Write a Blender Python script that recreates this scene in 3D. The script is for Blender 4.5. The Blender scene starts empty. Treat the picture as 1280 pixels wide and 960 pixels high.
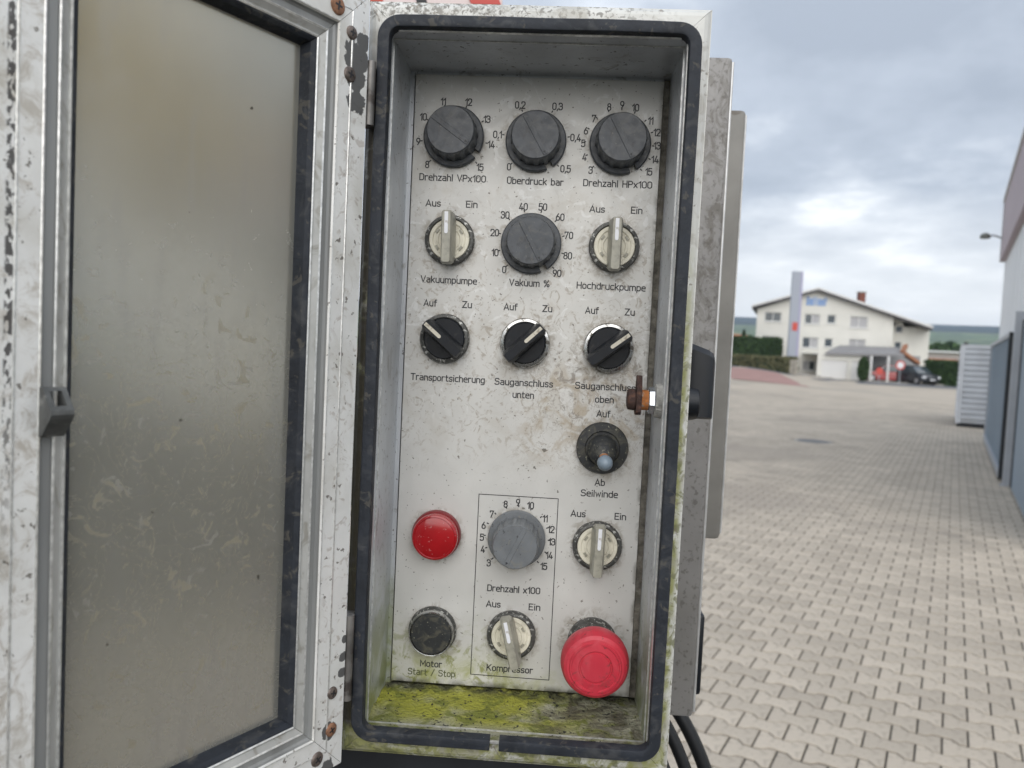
import bpy, bmesh, math, random
from mathutils import Vector, Matrix, noise
random.seed(7)
S = bpy.context.scene
COL = S.collection
R = math.radians

# ------------------------------------------------------------------ camera
GZ = 1.44                                     # height of the control panel's lower edge above the yard
F = 960.0 / 1280.0
YAW, PITCH, ROLL = -0.0503, -0.0502, 0.0485
CAM = Vector((0.0891, -0.46, 0.21 + GZ))
_fw = Vector((math.sin(YAW) * math.cos(PITCH), math.cos(YAW) * math.cos(PITCH), math.sin(PITCH)))
_r0 = Vector((math.cos(YAW), -math.sin(YAW), 0))
_u0 = _r0.cross(_fw)
_r = math.cos(ROLL) * _r0 + math.sin(ROLL) * _u0
_u = -math.sin(ROLL) * _r0 + math.cos(ROLL) * _u0
cam = bpy.data.cameras.new('camera')
cam.sensor_width = 36; cam.lens = 36 * F
cam.clip_start = 0.01; cam.clip_end = 20000
cam.dof.use_dof = True; cam.dof.focus_distance = 0.445; cam.dof.aperture_fstop = 12.5
co = bpy.data.objects.new('camera', cam); COL.objects.link(co)
m = Matrix.Identity(4)
for i, v in enumerate((_r, _u, -_fw)):
    for j in range(3): m[j][i] = v[j]
m.translation = CAM
co.matrix_world = m
S.camera = co

# ------------------------------------------------------------------ world, sun, exposure
SUN_EL, SUN_AZ = R(30), R(180)                # azimuth clockwise from +Y
w = bpy.data.worlds.new('World'); S.world = w; w.use_nodes = True
nt = w.node_tree; N = nt.nodes; L = nt.links; N.clear()
def nd(nt, typ, **kw):
    n = nt.nodes.new(typ)
    for k, v in kw.items():
        if k.startswith('i_'):
            n.inputs[k[2:].replace('_', ' ')].default_value = v
        else: setattr(n, k, v)
    return n
out = nd(nt, 'ShaderNodeOutputWorld'); bg = nd(nt, 'ShaderNodeBackground'); bg.inputs[1].default_value = 0.1
sky = nd(nt, 'ShaderNodeTexSky', sky_type='NISHITA', sun_disc=False)
sky.sun_elevation = SUN_EL; sky.sun_rotation = SUN_AZ
tc = nd(nt, 'ShaderNodeTexCoord'); sep = nd(nt, 'ShaderNodeSeparateXYZ'); L.new(tc.outputs['Generated'], sep.inputs[0])
def math_(nt, op, a, b=None, c=None, clamp=False):
    n = nt.nodes.new('ShaderNodeMath'); n.operation = op; n.use_clamp = clamp
    for i, v in enumerate((a, b, c)):
        if v is None: continue
        if isinstance(v, (int, float)): n.inputs[i].default_value = v
        else: nt.links.new(v, n.inputs[i])
    return n.outputs[0]
def ramp(nt, fac, stops, interp='LINEAR'):
    n = nt.nodes.new('ShaderNodeValToRGB'); n.color_ramp.interpolation = interp
    el = n.color_ramp.elements
    while len(el) < len(stops): el.new(0.5)
    for e, (p, c) in zip(el, stops):
        e.position = p; e.color = tuple(c) + (1,) if len(c) == 3 else c
    nt.links.new(fac, n.inputs[0]); return n.outputs[0]
def mixc(nt, fac, a, b, mode='MIX'):
    n = nt.nodes.new('ShaderNodeMix'); n.data_type = 'RGBA'; n.blend_type = mode; n.clamp_factor = True
    for i, v in ((0, fac), (6, a), (7, b)):
        if isinstance(v, (int, float)): n.inputs[i].default_value = v
        elif isinstance(v, tuple): n.inputs[i].default_value = v + (1,) if len(v) == 3 else v
        else: nt.links.new(v, n.inputs[i])
    return n.outputs[2]
zc = math_(nt, 'MAXIMUM', sep.outputs[2], 0.0)
den = math_(nt, 'ADD', zc, 0.22)
cx = math_(nt, 'DIVIDE', sep.outputs[0], den); cy = math_(nt, 'DIVIDE', sep.outputs[1], den)
cmb = nd(nt, 'ShaderNodeCombineXYZ'); L.new(cx, cmb.inputs[0]); L.new(cy, cmb.inputs[1]); cmb.inputs[2].default_value = 3.1
n1 = nd(nt, 'ShaderNodeTexNoise', i_Scale=0.80, i_Detail=8.0, i_Roughness=0.52, i_Distortion=0.35); L.new(cmb.outputs[0], n1.inputs['Vector'])
n2 = nd(nt, 'ShaderNodeTexNoise', i_Scale=2.3, i_Detail=6.0, i_Roughness=0.55); L.new(cmb.outputs[0], n2.inputs['Vector'])
f = math_(nt, 'ADD', math_(nt, 'MULTIPLY', n1.outputs[0], 0.60), math_(nt, 'MULTIPLY', n2.outputs[0], 0.40))
cloud = ramp(nt, f, [(0.41, (0.38, 0.425, 0.495)), (0.49, (0.49, 0.54, 0.615)), (0.55, (0.70, 0.745, 0.805)), (0.61, (1.14, 1.155, 1.17))])
lift = nt.nodes.new('ShaderNodeMapRange'); L.new(zc, lift.inputs[0]); lift.inputs[1].default_value = 0; lift.inputs[2].default_value = 0.20; lift.inputs[3].default_value = 0.95; lift.inputs[4].default_value = 0.0
cloud = mixc(nt, lift.outputs[0], cloud, (1.25, 1.245, 1.22))
# overcast sky: brighter towards the zenith
zen = nt.nodes.new('ShaderNodeMapRange'); L.new(zc, zen.inputs[0]); zen.inputs[1].default_value = 0.1; zen.inputs[2].default_value = 1.0; zen.inputs[3].default_value = 8.0; zen.inputs[4].default_value = 13.0
sc_ = nt.nodes.new('ShaderNodeVectorMath'); sc_.operation = 'SCALE'; L.new(cloud, sc_.inputs[0]); L.new(zen.outputs[0], sc_.inputs['Scale'])
L.new(mixc(nt, 0.93, sky.outputs[0], sc_.outputs[0]), bg.inputs[0]); L.new(bg.outputs[0], out.inputs[0])

sl = bpy.data.lights.new('sun', 'SUN'); sl.energy = 1.5; sl.angle = R(65); sl.color = (1, 0.95, 0.88)
so = bpy.data.objects.new('sun', sl); COL.objects.link(so)
sd = Vector((math.sin(SUN_AZ) * math.cos(SUN_EL), math.cos(SUN_AZ) * math.cos(SUN_EL), math.sin(SUN_EL)))
so.rotation_euler = sd.to_track_quat('Z', 'Y').to_euler(); so.location = sd * 30
S.view_settings.view_transform = 'Standard'; S.view_settings.look = 'None'
S.view_settings.exposure = 0.5; S.view_settings.gamma = 1
S.render.engine = 'CYCLES'
S.cycles.max_bounces = 6; S.cycles.use_denoising = True

# ------------------------------------------------------------------ helpers
def ray(px, py): return _fw + (px - 640) / 960 * _r - (py - 480) / 960 * _u
def at(px, py, Y):                              # the point of the plane Y seen at a place of the photograph
    d = ray(px, py); return CAM + d * ((Y - CAM.y) / d.y)
YA = R(27)                                      # the yard's long direction, clockwise from +Y
VV = Vector((math.sin(YA), math.cos(YA), 0)); UU = Vector((math.cos(YA), -math.sin(YA), 0))
def yard(u, v, z=0.0): return Vector((CAM.x, CAM.y, 0)) + UU * u + VV * v + Vector((0, 0, z))

class G:
    def __init__(s): s.v = []; s.f = []; s.m = []
    def add(s, vs, fs, mi=0):
        o = len(s.v); s.v += [tuple(v) for v in vs]; s.f += [tuple(i + o for i in f) for f in fs]; s.m += [mi] * len(fs); return s
    def box(s, a, b, mi=0, bev=0.0):
        x0, y0, z0 = (min(p, q) for p, q in zip(a, b)); x1, y1, z1 = (max(p, q) for p, q in zip(a, b))
        if bev:
            bm = bmesh.new(); bmesh.ops.create_cube(bm, size=1)
            for v in bm.verts: v.co = Vector(((x0 + x1) / 2 + v.co.x * (x1 - x0), (y0 + y1) / 2 + v.co.y * (y1 - y0), (z0 + z1) / 2 + v.co.z * (z1 - z0)))
            bmesh.ops.bevel(bm, geom=bm.edges[:], offset=bev, segments=2, affect='EDGES', profile=0.5)
            bm.verts.index_update(); s.add([v.co[:] for v in bm.verts], [[v.index for v in f.verts] for f in bm.faces], mi); bm.free(); return s
        return s.add([(x0, y0, z0), (x1, y0, z0), (x1, y1, z0), (x0, y1, z0), (x0, y0, z1), (x1, y0, z1), (x1, y1, z1), (x0, y1, z1)],
                     [(0, 3, 2, 1), (4, 5, 6, 7), (0, 1, 5, 4), (1, 2, 6, 5), (2, 3, 7, 6), (3, 0, 4, 7)], mi)
    def obox(s, o, ax, ay, az, mi=0):           # box from corner o along three vectors
        o = Vector(o); ax, ay, az = Vector(ax), Vector(ay), Vector(az)
        return s.add([o, o + ax, o + ax + ay, o + ay, o + az, o + ax + az, o + ax + ay + az, o + ay + az],
                     [(0, 3, 2, 1), (4, 5, 6, 7), (0, 1, 5, 4), (1, 2, 6, 5), (2, 3, 7, 6), (3, 0, 4, 7)], mi)
    def loft(s, rings, mi=0, closed=True, caps=True):
        n = len(rings[0]); vs = [p for r in rings for p in r]; fs = []
        for i in range(len(rings) - 1):
            for j in range(n if closed else n - 1):
                k = (j + 1) % n; fs.append((i * n + j, i * n + k, (i + 1) * n + k, (i + 1) * n + j))
        if caps and closed: fs += [tuple(range(n))[::-1], tuple((len(rings) - 1) * n + j for j in range(n))]
        return s.add(vs, fs, mi)
    def lathe(s, prof, n=48, mi=0, c=(0, 0, 0), caps=True):     # axis towards -Y, prof = [(r, h)]
        rs = [[(c[0] + r * math.cos(2 * math.pi * j / n), c[1] - h, c[2] + r * math.sin(2 * math.pi * j / n)) for j in range(n)] for r, h in prof]
        return s.loft(rs, mi, True, caps)
    def prism(s, poly, h0, h1, mi=0, bev=0.0, c=(0, 0)):         # poly in XZ, extruded along -Y from h0 to h1
        rs = [[(x, -h0, z) for x, z in poly]]
        if bev:
            rs.append([(x, -(h1 - bev), z) for x, z in poly])
            ar = inset(poly, bev); rs.append([(x, -h1, z) for x, z in ar])
        else: rs.append([(x, -h1, z) for x, z in poly])
        return s.loft(rs, mi)
    def tube(s, pts, r, n=10, mi=0, caps=True):
        pts = [Vector(p) for p in pts]; rs = []; up = None
        for i, p in enumerate(pts):
            d = (pts[min(i + 1, len(pts) - 1)] - pts[max(i - 1, 0)]).normalized()
            a = d.orthogonal().normalized() if up is None else (up - d * up.dot(d)).normalized()
            up = a; b = d.cross(a); rr = r[i] if isinstance(r, (list, tuple)) else r
            rs.append([p + rr * (math.cos(2 * math.pi * j / n) * a + math.sin(2 * math.pi * j / n) * b) for j in range(n)])
        return s.loft(rs, mi, True, caps)
    def mesh(s, name, mats, smooth=False, ang=35):
        me = bpy.data.meshes.new(name); me.from_pydata([tuple(v) for v in s.v], [], s.f)
        for mt in (mats if isinstance(mats, (list, tuple)) else [mats]): me.materials.append(mt)
        if any(s.m): me.polygons.foreach_set('material_index', s.m)
        bm = bmesh.new(); bm.from_mesh(me); bmesh.ops.recalc_face_normals(bm, faces=bm.faces)
        if smooth:
            for f in bm.faces: f.smooth = True
            for e in bm.edges:
                if len(e.link_faces) == 2 and e.calc_face_angle(0) > R(ang): e.smooth = False
        bm.to_mesh(me); bm.free(); return me
    def obj(s, name, mats, parent=None, loc=(0, 0, 0), rot=(0, 0, 0), smooth=False, ang=35, **tags):
        return link(name, s.mesh(name, mats, smooth, ang), parent, loc, rot, **tags)
def inset(poly, d):
    cx = sum(p[0] for p in poly) / len(poly); cz = sum(p[1] for p in poly) / len(poly); o = []
    for x, z in poly:
        l = math.hypot(x - cx, z - cz) or 1; o.append((x - (x - cx) / l * d, z - (z - cz) / l * d))
    return o
def link(name, me, parent=None, loc=(0, 0, 0), rot=(0, 0, 0), label=None, cat=None, group=None, kind=None):
    o = bpy.data.objects.new(name, me); COL.objects.link(o); o.parent = parent; o.location = loc; o.rotation_euler = rot
    if label: o['label'] = label
    if cat: o['category'] = cat
    if group: o['group'] = group
    if kind: o['kind'] = kind
    return o
def thing(name, label, cat, loc=(0, 0, 0), rot=(0, 0, 0), group=None): return link(name, None, None, loc, rot, label, cat, group)
def copy_tree(o, parent=None):
    c = o.copy(); COL.objects.link(c); c.parent = parent
    for ch in list(o.children): copy_tree(ch, c)
    return c

# ------------------------------------------------------------------ materials
def mat(name, col, rough=0.5, metal=0.0, var=None, layers=(), bump=None, coord='Object', spec=0.5, rvar=0.0, stretch=None, rand=0.0, emis=None, trans=0.0, coat=0.0, island=0.0):
    """var=(scale, amount[, distortion]); layers=[dict(scale,lo,hi,col,amt,dist,detail,mask,stretch,contour)]; bump=(scale, strength, distance)"""
    mt = bpy.data.materials.new(name); mt.use_nodes = True; nt = mt.node_tree; nt.nodes.clear(); L = nt.links
    o = nt.nodes.new('ShaderNodeOutputMaterial'); b = nt.nodes.new('ShaderNodeBsdfPrincipled'); L.new(b.outputs[0], o.inputs[0])
    tc = nt.nodes.new('ShaderNodeTexCoord'); vec = tc.outputs[coord]
    sp = nt.nodes.new('ShaderNodeSeparateXYZ'); L.new(vec, sp.inputs[0])
    def nz(scale, detail=4.0, dist=0.0, st=None, rough_=0.55, off=0.0):
        v = vec
        if st or off:
            mp = nt.nodes.new('ShaderNodeMapping'); L.new(vec, mp.inputs[0]); mp.inputs['Scale'].default_value = st or (1, 1, 1); mp.inputs['Location'].default_value = (off, off * 0.7, off * 1.3); v = mp.outputs[0]
        n = nt.nodes.new('ShaderNodeTexNoise'); n.inputs['Scale'].default_value = scale; n.inputs['Detail'].default_value = detail
        n.inputs['Distortion'].default_value = dist; n.inputs['Roughness'].default_value = rough_; L.new(v, n.inputs['Vector']); return n.outputs[0]
    def rng(x, a, b_, c=0.0, d=1.0):
        n = nt.nodes.new('ShaderNodeMapRange'); n.clamp = True; n.interpolation_type = 'SMOOTHSTEP'
        if isinstance(x, (int, float)): n.inputs[0].default_value = x
        else: L.new(x, n.inputs[0])
        for i, v in enumerate((a, b_, c, d)): n.inputs[i + 1].default_value = v
        return n.outputs[0]
    c = nt.nodes.new('ShaderNodeRGB'); c.outputs[0].default_value = (*col, 1); c = c.outputs[0]
    if var:
        v = nz(var[0], 5, var[2] if len(var) > 2 else 0.0, stretch)
        fac = rng(v, 0.25, 0.75, 1 - var[1], 1 + var[1])
        s_ = nt.nodes.new('ShaderNodeVectorMath'); s_.operation = 'SCALE'; L.new(c, s_.inputs[0]); L.new(fac, s_.inputs['Scale']); c = s_.outputs[0]
    if rand or island:
        if island: q = nt.nodes.new('ShaderNodeNewGeometry').outputs['Random Per Island']
        if rand:
            r_ = nt.nodes.new('ShaderNodeObjectInfo').outputs['Random']
            q = r_ if not island else math_(nt, 'FRACT', math_(nt, 'ADD', q, r_))
        a_ = rand or island
        fac = math_(nt, 'MULTIPLY_ADD', q, 2 * a_, 1 - a_)
        s_ = nt.nodes.new('ShaderNodeVectorMath'); s_.operation = 'SCALE'; L.new(c, s_.inputs[0]); L.new(fac, s_.inputs['Scale']); c = s_.outputs[0]
    rf = None
    for k, ly in enumerate(layers):
        fct = nz(ly.get('scale', 10), ly.get('detail', 5.0), ly.get('dist', 0.0), ly.get('stretch'), ly.get('rough', 0.55), 3.7 * (k + 1))
        if ly.get('contour'):
            cw = ly['contour']; d_ = math_(nt, 'ABSOLUTE', math_(nt, 'SUBTRACT', fct, ly['lo'])); fct = rng(d_, 0.0, cw, 1.0, 0.0)
        else: fct = rng(fct, ly['lo'], ly['hi'])
        for (axis, a, b_) in ly.get('mask', ()):
            src = sp.outputs['XYZ'.index(axis)]
            fct = math_(nt, 'MULTIPLY', fct, rng(src, a, b_) if a < b_ else rng(src, b_, a, 1.0, 0.0))
        if ly.get('blot'):                     # patches by distance from points, edge broken by noise
            acc = None; bnz = math_(nt, 'SUBTRACT', nz(ly.get('bscale', 150), 5, 0.6), 0.5)
            for (p, rad) in ly['blot']:
                dn = nt.nodes.new('ShaderNodeVectorMath'); dn.operation = 'DISTANCE'; L.new(vec, dn.inputs[0]); dn.inputs[1].default_value = p
                d2 = math_(nt, 'ADD', dn.outputs['Value'], math_(nt, 'MULTIPLY', bnz, rad * ly.get('bamp', 1.4)))
                q = rng(d2, rad * ly.get('soft', 0.92), rad, 1.0, 0.0); acc = q if acc is None else math_(nt, 'MAXIMUM', acc, q)
            fct = math_(nt, 'MULTIPLY', fct, acc)
        fct = math_(nt, 'MULTIPLY', fct, ly.get('amt', 1.0))
        c = mixc(nt, fct, c, tuple(ly['col']))
        if 'rough_to' in ly:
            m_ = nt.nodes.new('ShaderNodeMix'); m_.data_type = 'FLOAT'; L.new(fct, m_.inputs[0])
            if rf is None: m_.inputs[2].default_value = rough
            else: L.new(rf, m_.inputs[2])
            m_.inputs[3].default_value = ly['rough_to']; rf = m_.outputs[0]
    L.new(c, b.inputs['Base Color'])
    b.inputs['Metallic'].default_value = metal; b.inputs['Roughness'].default_value = rough
    b.inputs['Specular IOR Level'].default_value = spec
    if rf is not None: L.new(rf, b.inputs['Roughness'])
    elif rvar:
        L.new(rng(nz(var[0] * 2 if var else 40, 5, 0.5, stretch), 0.3, 0.7, rough - rvar, rough + rvar), b.inputs['Roughness'])
    if trans: b.inputs['Transmission Weight'].default_value = trans
    if coat: b.inputs['Coat Weight'].default_value = coat
    if emis: b.inputs['Emission Color'].default_value = (*emis[0], 1); b.inputs['Emission Strength'].default_value = emis[1]
    if bump:
        bn = nt.nodes.new('ShaderNodeBump'); bn.inputs['Strength'].default_value = bump[1]; bn.inputs['Distance'].default_value = bump[2]
        L.new(nz(bump[0], 6, bump[3] if len(bump) > 3 else 0.0, stretch), bn.inputs['Height']); L.new(bn.outputs[0], b.inputs['Normal'])
    return mt
M = {}
BROWN = (0.23, 0.19, 0.145)
M['panel'] = mat('panel_plate', (0.61, 0.602, 0.575), 0.42, 0.12, var=(28, 0.05), rvar=0.1, bump=(900, 0.15, 0.0002), layers=[
    dict(scale=30, lo=0.52, hi=0.72, col=(0.47, 0.435, 0.375), amt=0.5, dist=1.2, detail=8, mask=[('Z', 0.10, 0.20)]),
    dict(scale=120, lo=0.53, hi=0.63, col=(0.34, 0.295, 0.24), amt=0.7, dist=2.2, detail=9, rough=0.7, mask=[('Z', 0.12, 0.17), ('Z', 0.33, 0.25)]),
    dict(scale=75, lo=0.50, contour=0.010, hi=0, col=(0.20, 0.14, 0.10), amt=0.6, dist=2.4, detail=7, mask=[('X', 0.055, 0.085), ('Z', 0.125, 0.15), ('Z', 0.215, 0.19)]),
    dict(scale=50, lo=0.48, hi=0.62, col=(0.38, 0.31, 0.22), amt=0.7, dist=1.8, detail=9, mask=[('X', 0.060, 0.09), ('Z', 0.13, 0.16), ('Z', 0.21, 0.185)]),
    dict(scale=130, lo=0.55, hi=0.62, col=(0.20, 0.17, 0.14), amt=0.65, dist=1.2, detail=9, rough=0.7, mask=[('X', 0.070, 0.10), ('Z', 0.15, 0.17), ('Z', 0.225, 0.20)]),
    dict(scale=90, lo=0.57, hi=0.64, col=(0.76, 0.76, 0.75), amt=0.55, dist=1.5, detail=8, mask=[('Z', 0.14, 0.2)]),
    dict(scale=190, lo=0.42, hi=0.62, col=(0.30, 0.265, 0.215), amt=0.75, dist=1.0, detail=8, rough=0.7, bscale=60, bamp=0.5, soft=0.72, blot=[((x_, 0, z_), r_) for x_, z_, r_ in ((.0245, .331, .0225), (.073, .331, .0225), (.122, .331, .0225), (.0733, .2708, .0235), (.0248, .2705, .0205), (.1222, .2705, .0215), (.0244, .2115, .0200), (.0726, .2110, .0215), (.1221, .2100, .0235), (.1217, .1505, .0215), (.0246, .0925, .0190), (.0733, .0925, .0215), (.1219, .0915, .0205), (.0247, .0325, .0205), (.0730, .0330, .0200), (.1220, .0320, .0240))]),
    dict(scale=520, lo=0.70, hi=0.73, col=(0.13, 0.11, 0.09), amt=0.8, detail=2),
    dict(scale=200, lo=0.725, hi=0.745, col=(0.10, 0.09, 0.07), amt=0.8, detail=2),
    dict(scale=30, lo=0.40, hi=0.60, col=(0.33, 0.345, 0.08), amt=0.8, dist=0.8, detail=8, rough=0.7, mask=[('Z', 0.028, 0.004), ('X', 0.135, 0.05)]),
    dict(scale=110, lo=0.50, hi=0.62, col=(0.22, 0.235, 0.04), amt=0.8, dist=0.8, detail=8, rough=0.7, mask=[('Z', 0.050, 0.010), ('X', 0.10, 0.05)]),
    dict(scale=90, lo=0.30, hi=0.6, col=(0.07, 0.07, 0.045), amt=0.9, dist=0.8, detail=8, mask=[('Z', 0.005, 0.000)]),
    dict(scale=80, lo=0.40, hi=0.6, col=(0.17, 0.155, 0.13), amt=0.7, dist=0.8, detail=8, mask=[('X', 0.1432, 0.146)]),
])
M['ink'] = mat('printed_ink', (0.018, 0.018, 0.022), 0.5)
M['ink_faded'] = mat('faded_ink', (0.10, 0.11, 0.05), 0.6)
M['wall_steel'] = mat('inner_steel', (0.58, 0.60, 0.625), 0.40, 0.35, var=(22, 0.22), rvar=0.1, stretch=(1, 1, 0.3), bump=(500, 0.15, 0.0002), layers=[
    dict(scale=60, lo=0.58, hi=0.72, col=(0.17, 0.15, 0.12), amt=0.5, dist=1.5, detail=8),
    dict(scale=350, lo=0.66, hi=0.70, col=(0.08, 0.07, 0.06), amt=0.7, detail=2),
    dict(scale=40, lo=0.30, hi=0.60, col=(0.24, 0.27, 0.06), amt=0.8, dist=1.0, detail=8, mask=[('Z', 0.10, 0.0)]),
])
M['floor_steel'] = mat('mossy_floor', (0.34, 0.335, 0.25), 0.75, 0.0, var=(30, 0.2), bump=(500, 1.0, 0.0022), layers=[
    dict(scale=24, lo=0.34, hi=0.54, col=(0.36, 0.36, 0.04), amt=0.95, dist=0.6, detail=8, mask=[('Y', -0.052, -0.035), ('X', 0.135, 0.09)]),
    dict(scale=70, lo=0.50, hi=0.62, col=(0.17, 0.19, 0.03), amt=0.85, dist=1.0, detail=8),
    dict(scale=45, lo=0.46, hi=0.60, col=(0.10, 0.085, 0.06), amt=0.8, dist=1.0, detail=8, mask=[('X', 0.06, 0.12)]),
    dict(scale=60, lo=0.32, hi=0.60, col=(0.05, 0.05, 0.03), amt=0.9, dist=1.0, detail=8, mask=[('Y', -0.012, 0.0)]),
    dict(scale=330, lo=0.63, hi=0.67, col=(0.02, 0.02, 0.018), amt=0.95, detail=2),
])
M['edge'] = mat('bare_edge', (0.72, 0.72, 0.70), 0.3, 0.6, var=(300, 0.25))
M['flange'] = mat('weathered_shaded_flange', (0.64, 0.64, 0.61), 0.45, 0.12, var=(40, 0.08), rvar=0.1, bump=(500, 0.25, 0.0004), layers=[
    dict(scale=330, lo=0.47, hi=0.58, col=(0.20, 0.19, 0.165), amt=0.85, dist=0.6, detail=8, rough=0.7, mask=[('Z', 0.374, 0.378), ('X', 0.10, 0.03)]),
    dict(scale=420, lo=0.54, hi=0.60, col=(0.10, 0.09, 0.075), amt=0.7, dist=0.5, detail=6, mask=[('Z', 0.374, 0.378), ('X', 0.155, 0.10)]),
    dict(scale=60, lo=0.34, hi=0.54, col=(0.30, 0.305, 0.11), amt=0.95, dist=1.2, detail=8, rough=0.7, mask=[('Z', 0.29, 0.20), ('X', 0.1616, 0.158)]),
    dict(scale=170, lo=0.50, hi=0.60, col=(0.17, 0.175, 0.08), amt=0.8, dist=1.2, detail=8, mask=[('Z', 0.27, 0.17)]),
    dict(scale=200, lo=0.62, hi=0.68, col=(0.20, 0.17, 0.13), amt=0.7, dist=0.8, detail=4),
    dict(scale=60, lo=0.5, hi=0.65, col=(0.42, 0.40, 0.35), amt=0.6, dist=1.2, detail=6),
    dict(scale=90, lo=0.2, hi=0.45, col=(0.055, 0.048, 0.036), amt=0.95, detail=6, mask=[('X', -0.0066, -0.0090), ('Z', 0.365, 0.34), ('Z', -0.004, 0.004)]),  # shadow of the door gap, painted dark onto the left strip
])
M['gasket'] = mat('rubber_gasket', (0.022, 0.026, 0.034), 0.62, var=(60, 0.25), bump=(260, 0.6, 0.0008), spec=0.35, layers=[
    dict(scale=70, lo=0.50, hi=0.70, col=(0.070, 0.072, 0.075), amt=0.6, dist=1.5, detail=8),
    dict(scale=160, lo=0.58, hi=0.66, col=(0.12, 0.11, 0.09), amt=0.5, dist=0.8, detail=8),
    dict(scale=420, lo=0.80, hi=0.82, col=(0.6, 0.6, 0.6), amt=0.8, detail=1)])
M['door_paint'] = mat('door_aluminium', (0.85, 0.85, 0.83), 0.42, 0.2, var=(30, 0.07), rvar=0.08, bump=(500, 0.12, 0.0003), layers=[
    dict(scale=55, lo=0.55, hi=0.72, col=(0.33, 0.27, 0.20), amt=0.6, dist=2.0, detail=9, rough=0.7),
    dict(scale=90, lo=0.46, hi=0.66, col=(0.42, 0.37, 0.30), amt=0.7, dist=1.2, detail=9, rough=0.7, mask=[('X', 0.13, 0.15)]),
    dict(scale=22, lo=0.45, hi=0.7, col=(0.56, 0.54, 0.48), amt=0.6, dist=0.6, detail=6),
    dict(scale=150, lo=0.58, hi=0.66, col=(0.24, 0.16, 0.10), amt=0.35, dist=1.0, detail=8, mask=[('X', 0.02, 0.015)]),
    dict(scale=250, lo=0.66, hi=0.70, col=(0.10, 0.08, 0.06), amt=0.8, detail=3),
    dict(scale=520, lo=0.47, hi=0.53, col=(0.035, 0.03, 0.03), amt=0.9, detail=4, stretch=(1, 1, 0.55), mask=[('X', 0.1608, 0.1618), ('X', 0.1645, 0.1635), ('Z', 0.12, 0.22)]),
    dict(scale=60, lo=0.2, hi=0.3, col=(0.09, 0.09, 0.09), amt=0.95, rough_to=0.6, bscale=170, blot=[((0.0085, 0, 0.362), 0.0085), ((0.0080, 0, 0.352), 0.007), ((0.0075, 0, 0.341), 0.006), ((0.0045, 0, 0.371), 0.005), ((0.010, 0, 0.021), 0.005), ((0.0105, 0, 0.002), 0.0045), ((0.0025, 0, 0.050), 0.003), ((0.002, 0, 0.058), 0.0028), ((0.0015, 0, 0.067), 0.0022)]),
])
M['groove'] = mat('bare_groove', (0.30, 0.305, 0.30), 0.45, 0.3, var=(60, 0.2), stretch=(1, 1, 0.1))
M['pane'] = mat('scuffed_pane', (0.42, 0.41, 0.36), 0.21, 0.62, var=(9, 0.07), bump=(60, 0.04, 0.0004), layers=[
    dict(scale=11, lo=0.48, hi=0.72, col=(0.47, 0.455, 0.42), amt=0.55, detail=6, dist=0.8, rough_to=0.34),
    dict(scale=60, lo=0.50, hi=0.72, col=(0.40, 0.39, 0.36), amt=0.35, detail=6, stretch=(2.2, 1, 0.4), rough_to=0.32),
    dict(scale=55, lo=0.5, contour=0.011, hi=0, col=(0.50, 0.45, 0.31), amt=0.30, dist=2.0, detail=6, rough_to=0.7, mask=[('Z', 0.25, 0.19)]),
    dict(scale=75, lo=0.58, hi=0.68, col=(0.49, 0.44, 0.30), amt=0.42, dist=1.6, detail=7, rough_to=0.7, mask=[('Z', 0.27, 0.20)]),
    dict(scale=110, lo=0.60, hi=0.70, col=(0.50, 0.49, 0.46), amt=0.4, dist=1.8, detail=7, rough_to=0.6, mask=[('Z', 0.34, 0.2)]),
    dict(scale=170, lo=0.765, hi=0.775, col=(0.07, 0.06, 0.05), amt=0.9, detail=1),
])
M['knob'] = mat('charcoal_plastic', (0.068, 0.075, 0.085), 0.45, var=(120, 0.2, 0.8), rvar=0.08, bump=(900, 0.1, 0.0002), layers=[
    dict(scale=130, lo=0.48, hi=0.68, col=(0.125, 0.125, 0.12), amt=0.6, dist=1.5, detail=9, rough=0.65), dict(scale=260, lo=0.60, hi=0.68, col=(0.03, 0.03, 0.032), amt=0.6, detail=6),
    dict(scale=600, lo=0.68, hi=0.71, col=(0.2, 0.19, 0.17), amt=0.5, detail=2)])
M['knob_grey'] = mat('grey_plastic', (0.155, 0.165, 0.175), 0.45, var=(120, 0.12), rvar=0.08, layers=[
    dict(scale=160, lo=0.55, hi=0.68, col=(0.21, 0.20, 0.17), amt=0.5, dist=1.5, detail=8),
    dict(scale=500, lo=0.68, hi=0.70, col=(0.04, 0.04, 0.04), amt=0.7, detail=2)])
M['black'] = mat('black_plastic', (0.008, 0.010, 0.014), 0.42, spec=0.3, var=(120, 0.2), rvar=0.06, layers=[
    dict(scale=140, lo=0.56, hi=0.72, col=(0.07, 0.065, 0.06), amt=0.5, dist=1.0, detail=8)])
M['black_dirty'] = mat('dusty_black_plastic', (0.022, 0.024, 0.026), 0.55, var=(120, 0.2), layers=[
    dict(scale=170, lo=0.45, hi=0.68, col=(0.085, 0.08, 0.06), amt=0.8, dist=1.0, detail=8),
    dict(scale=600, lo=0.66, hi=0.70, col=(0.28, 0.27, 0.2), amt=0.7, detail=2)], bump=(400, 0.4, 0.0004))
M['chrome'] = mat('tarnished_chrome', (0.55, 0.55, 0.54), 0.22, 0.95, var=(120, 0.2), layers=[
    dict(scale=220, lo=0.50, hi=0.60, col=(0.10, 0.09, 0.07), amt=0.85, dist=0.6, detail=8, rough_to=0.7)])
M['grime_metal'] = mat('corroded_bezel', (0.10, 0.10, 0.095), 0.5, 0.6, var=(200, 0.4), bump=(500, 0.7, 0.0006), layers=[
    dict(scale=420, lo=0.58, hi=0.64, col=(0.55, 0.55, 0.52), amt=0.8, detail=3)])
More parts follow.
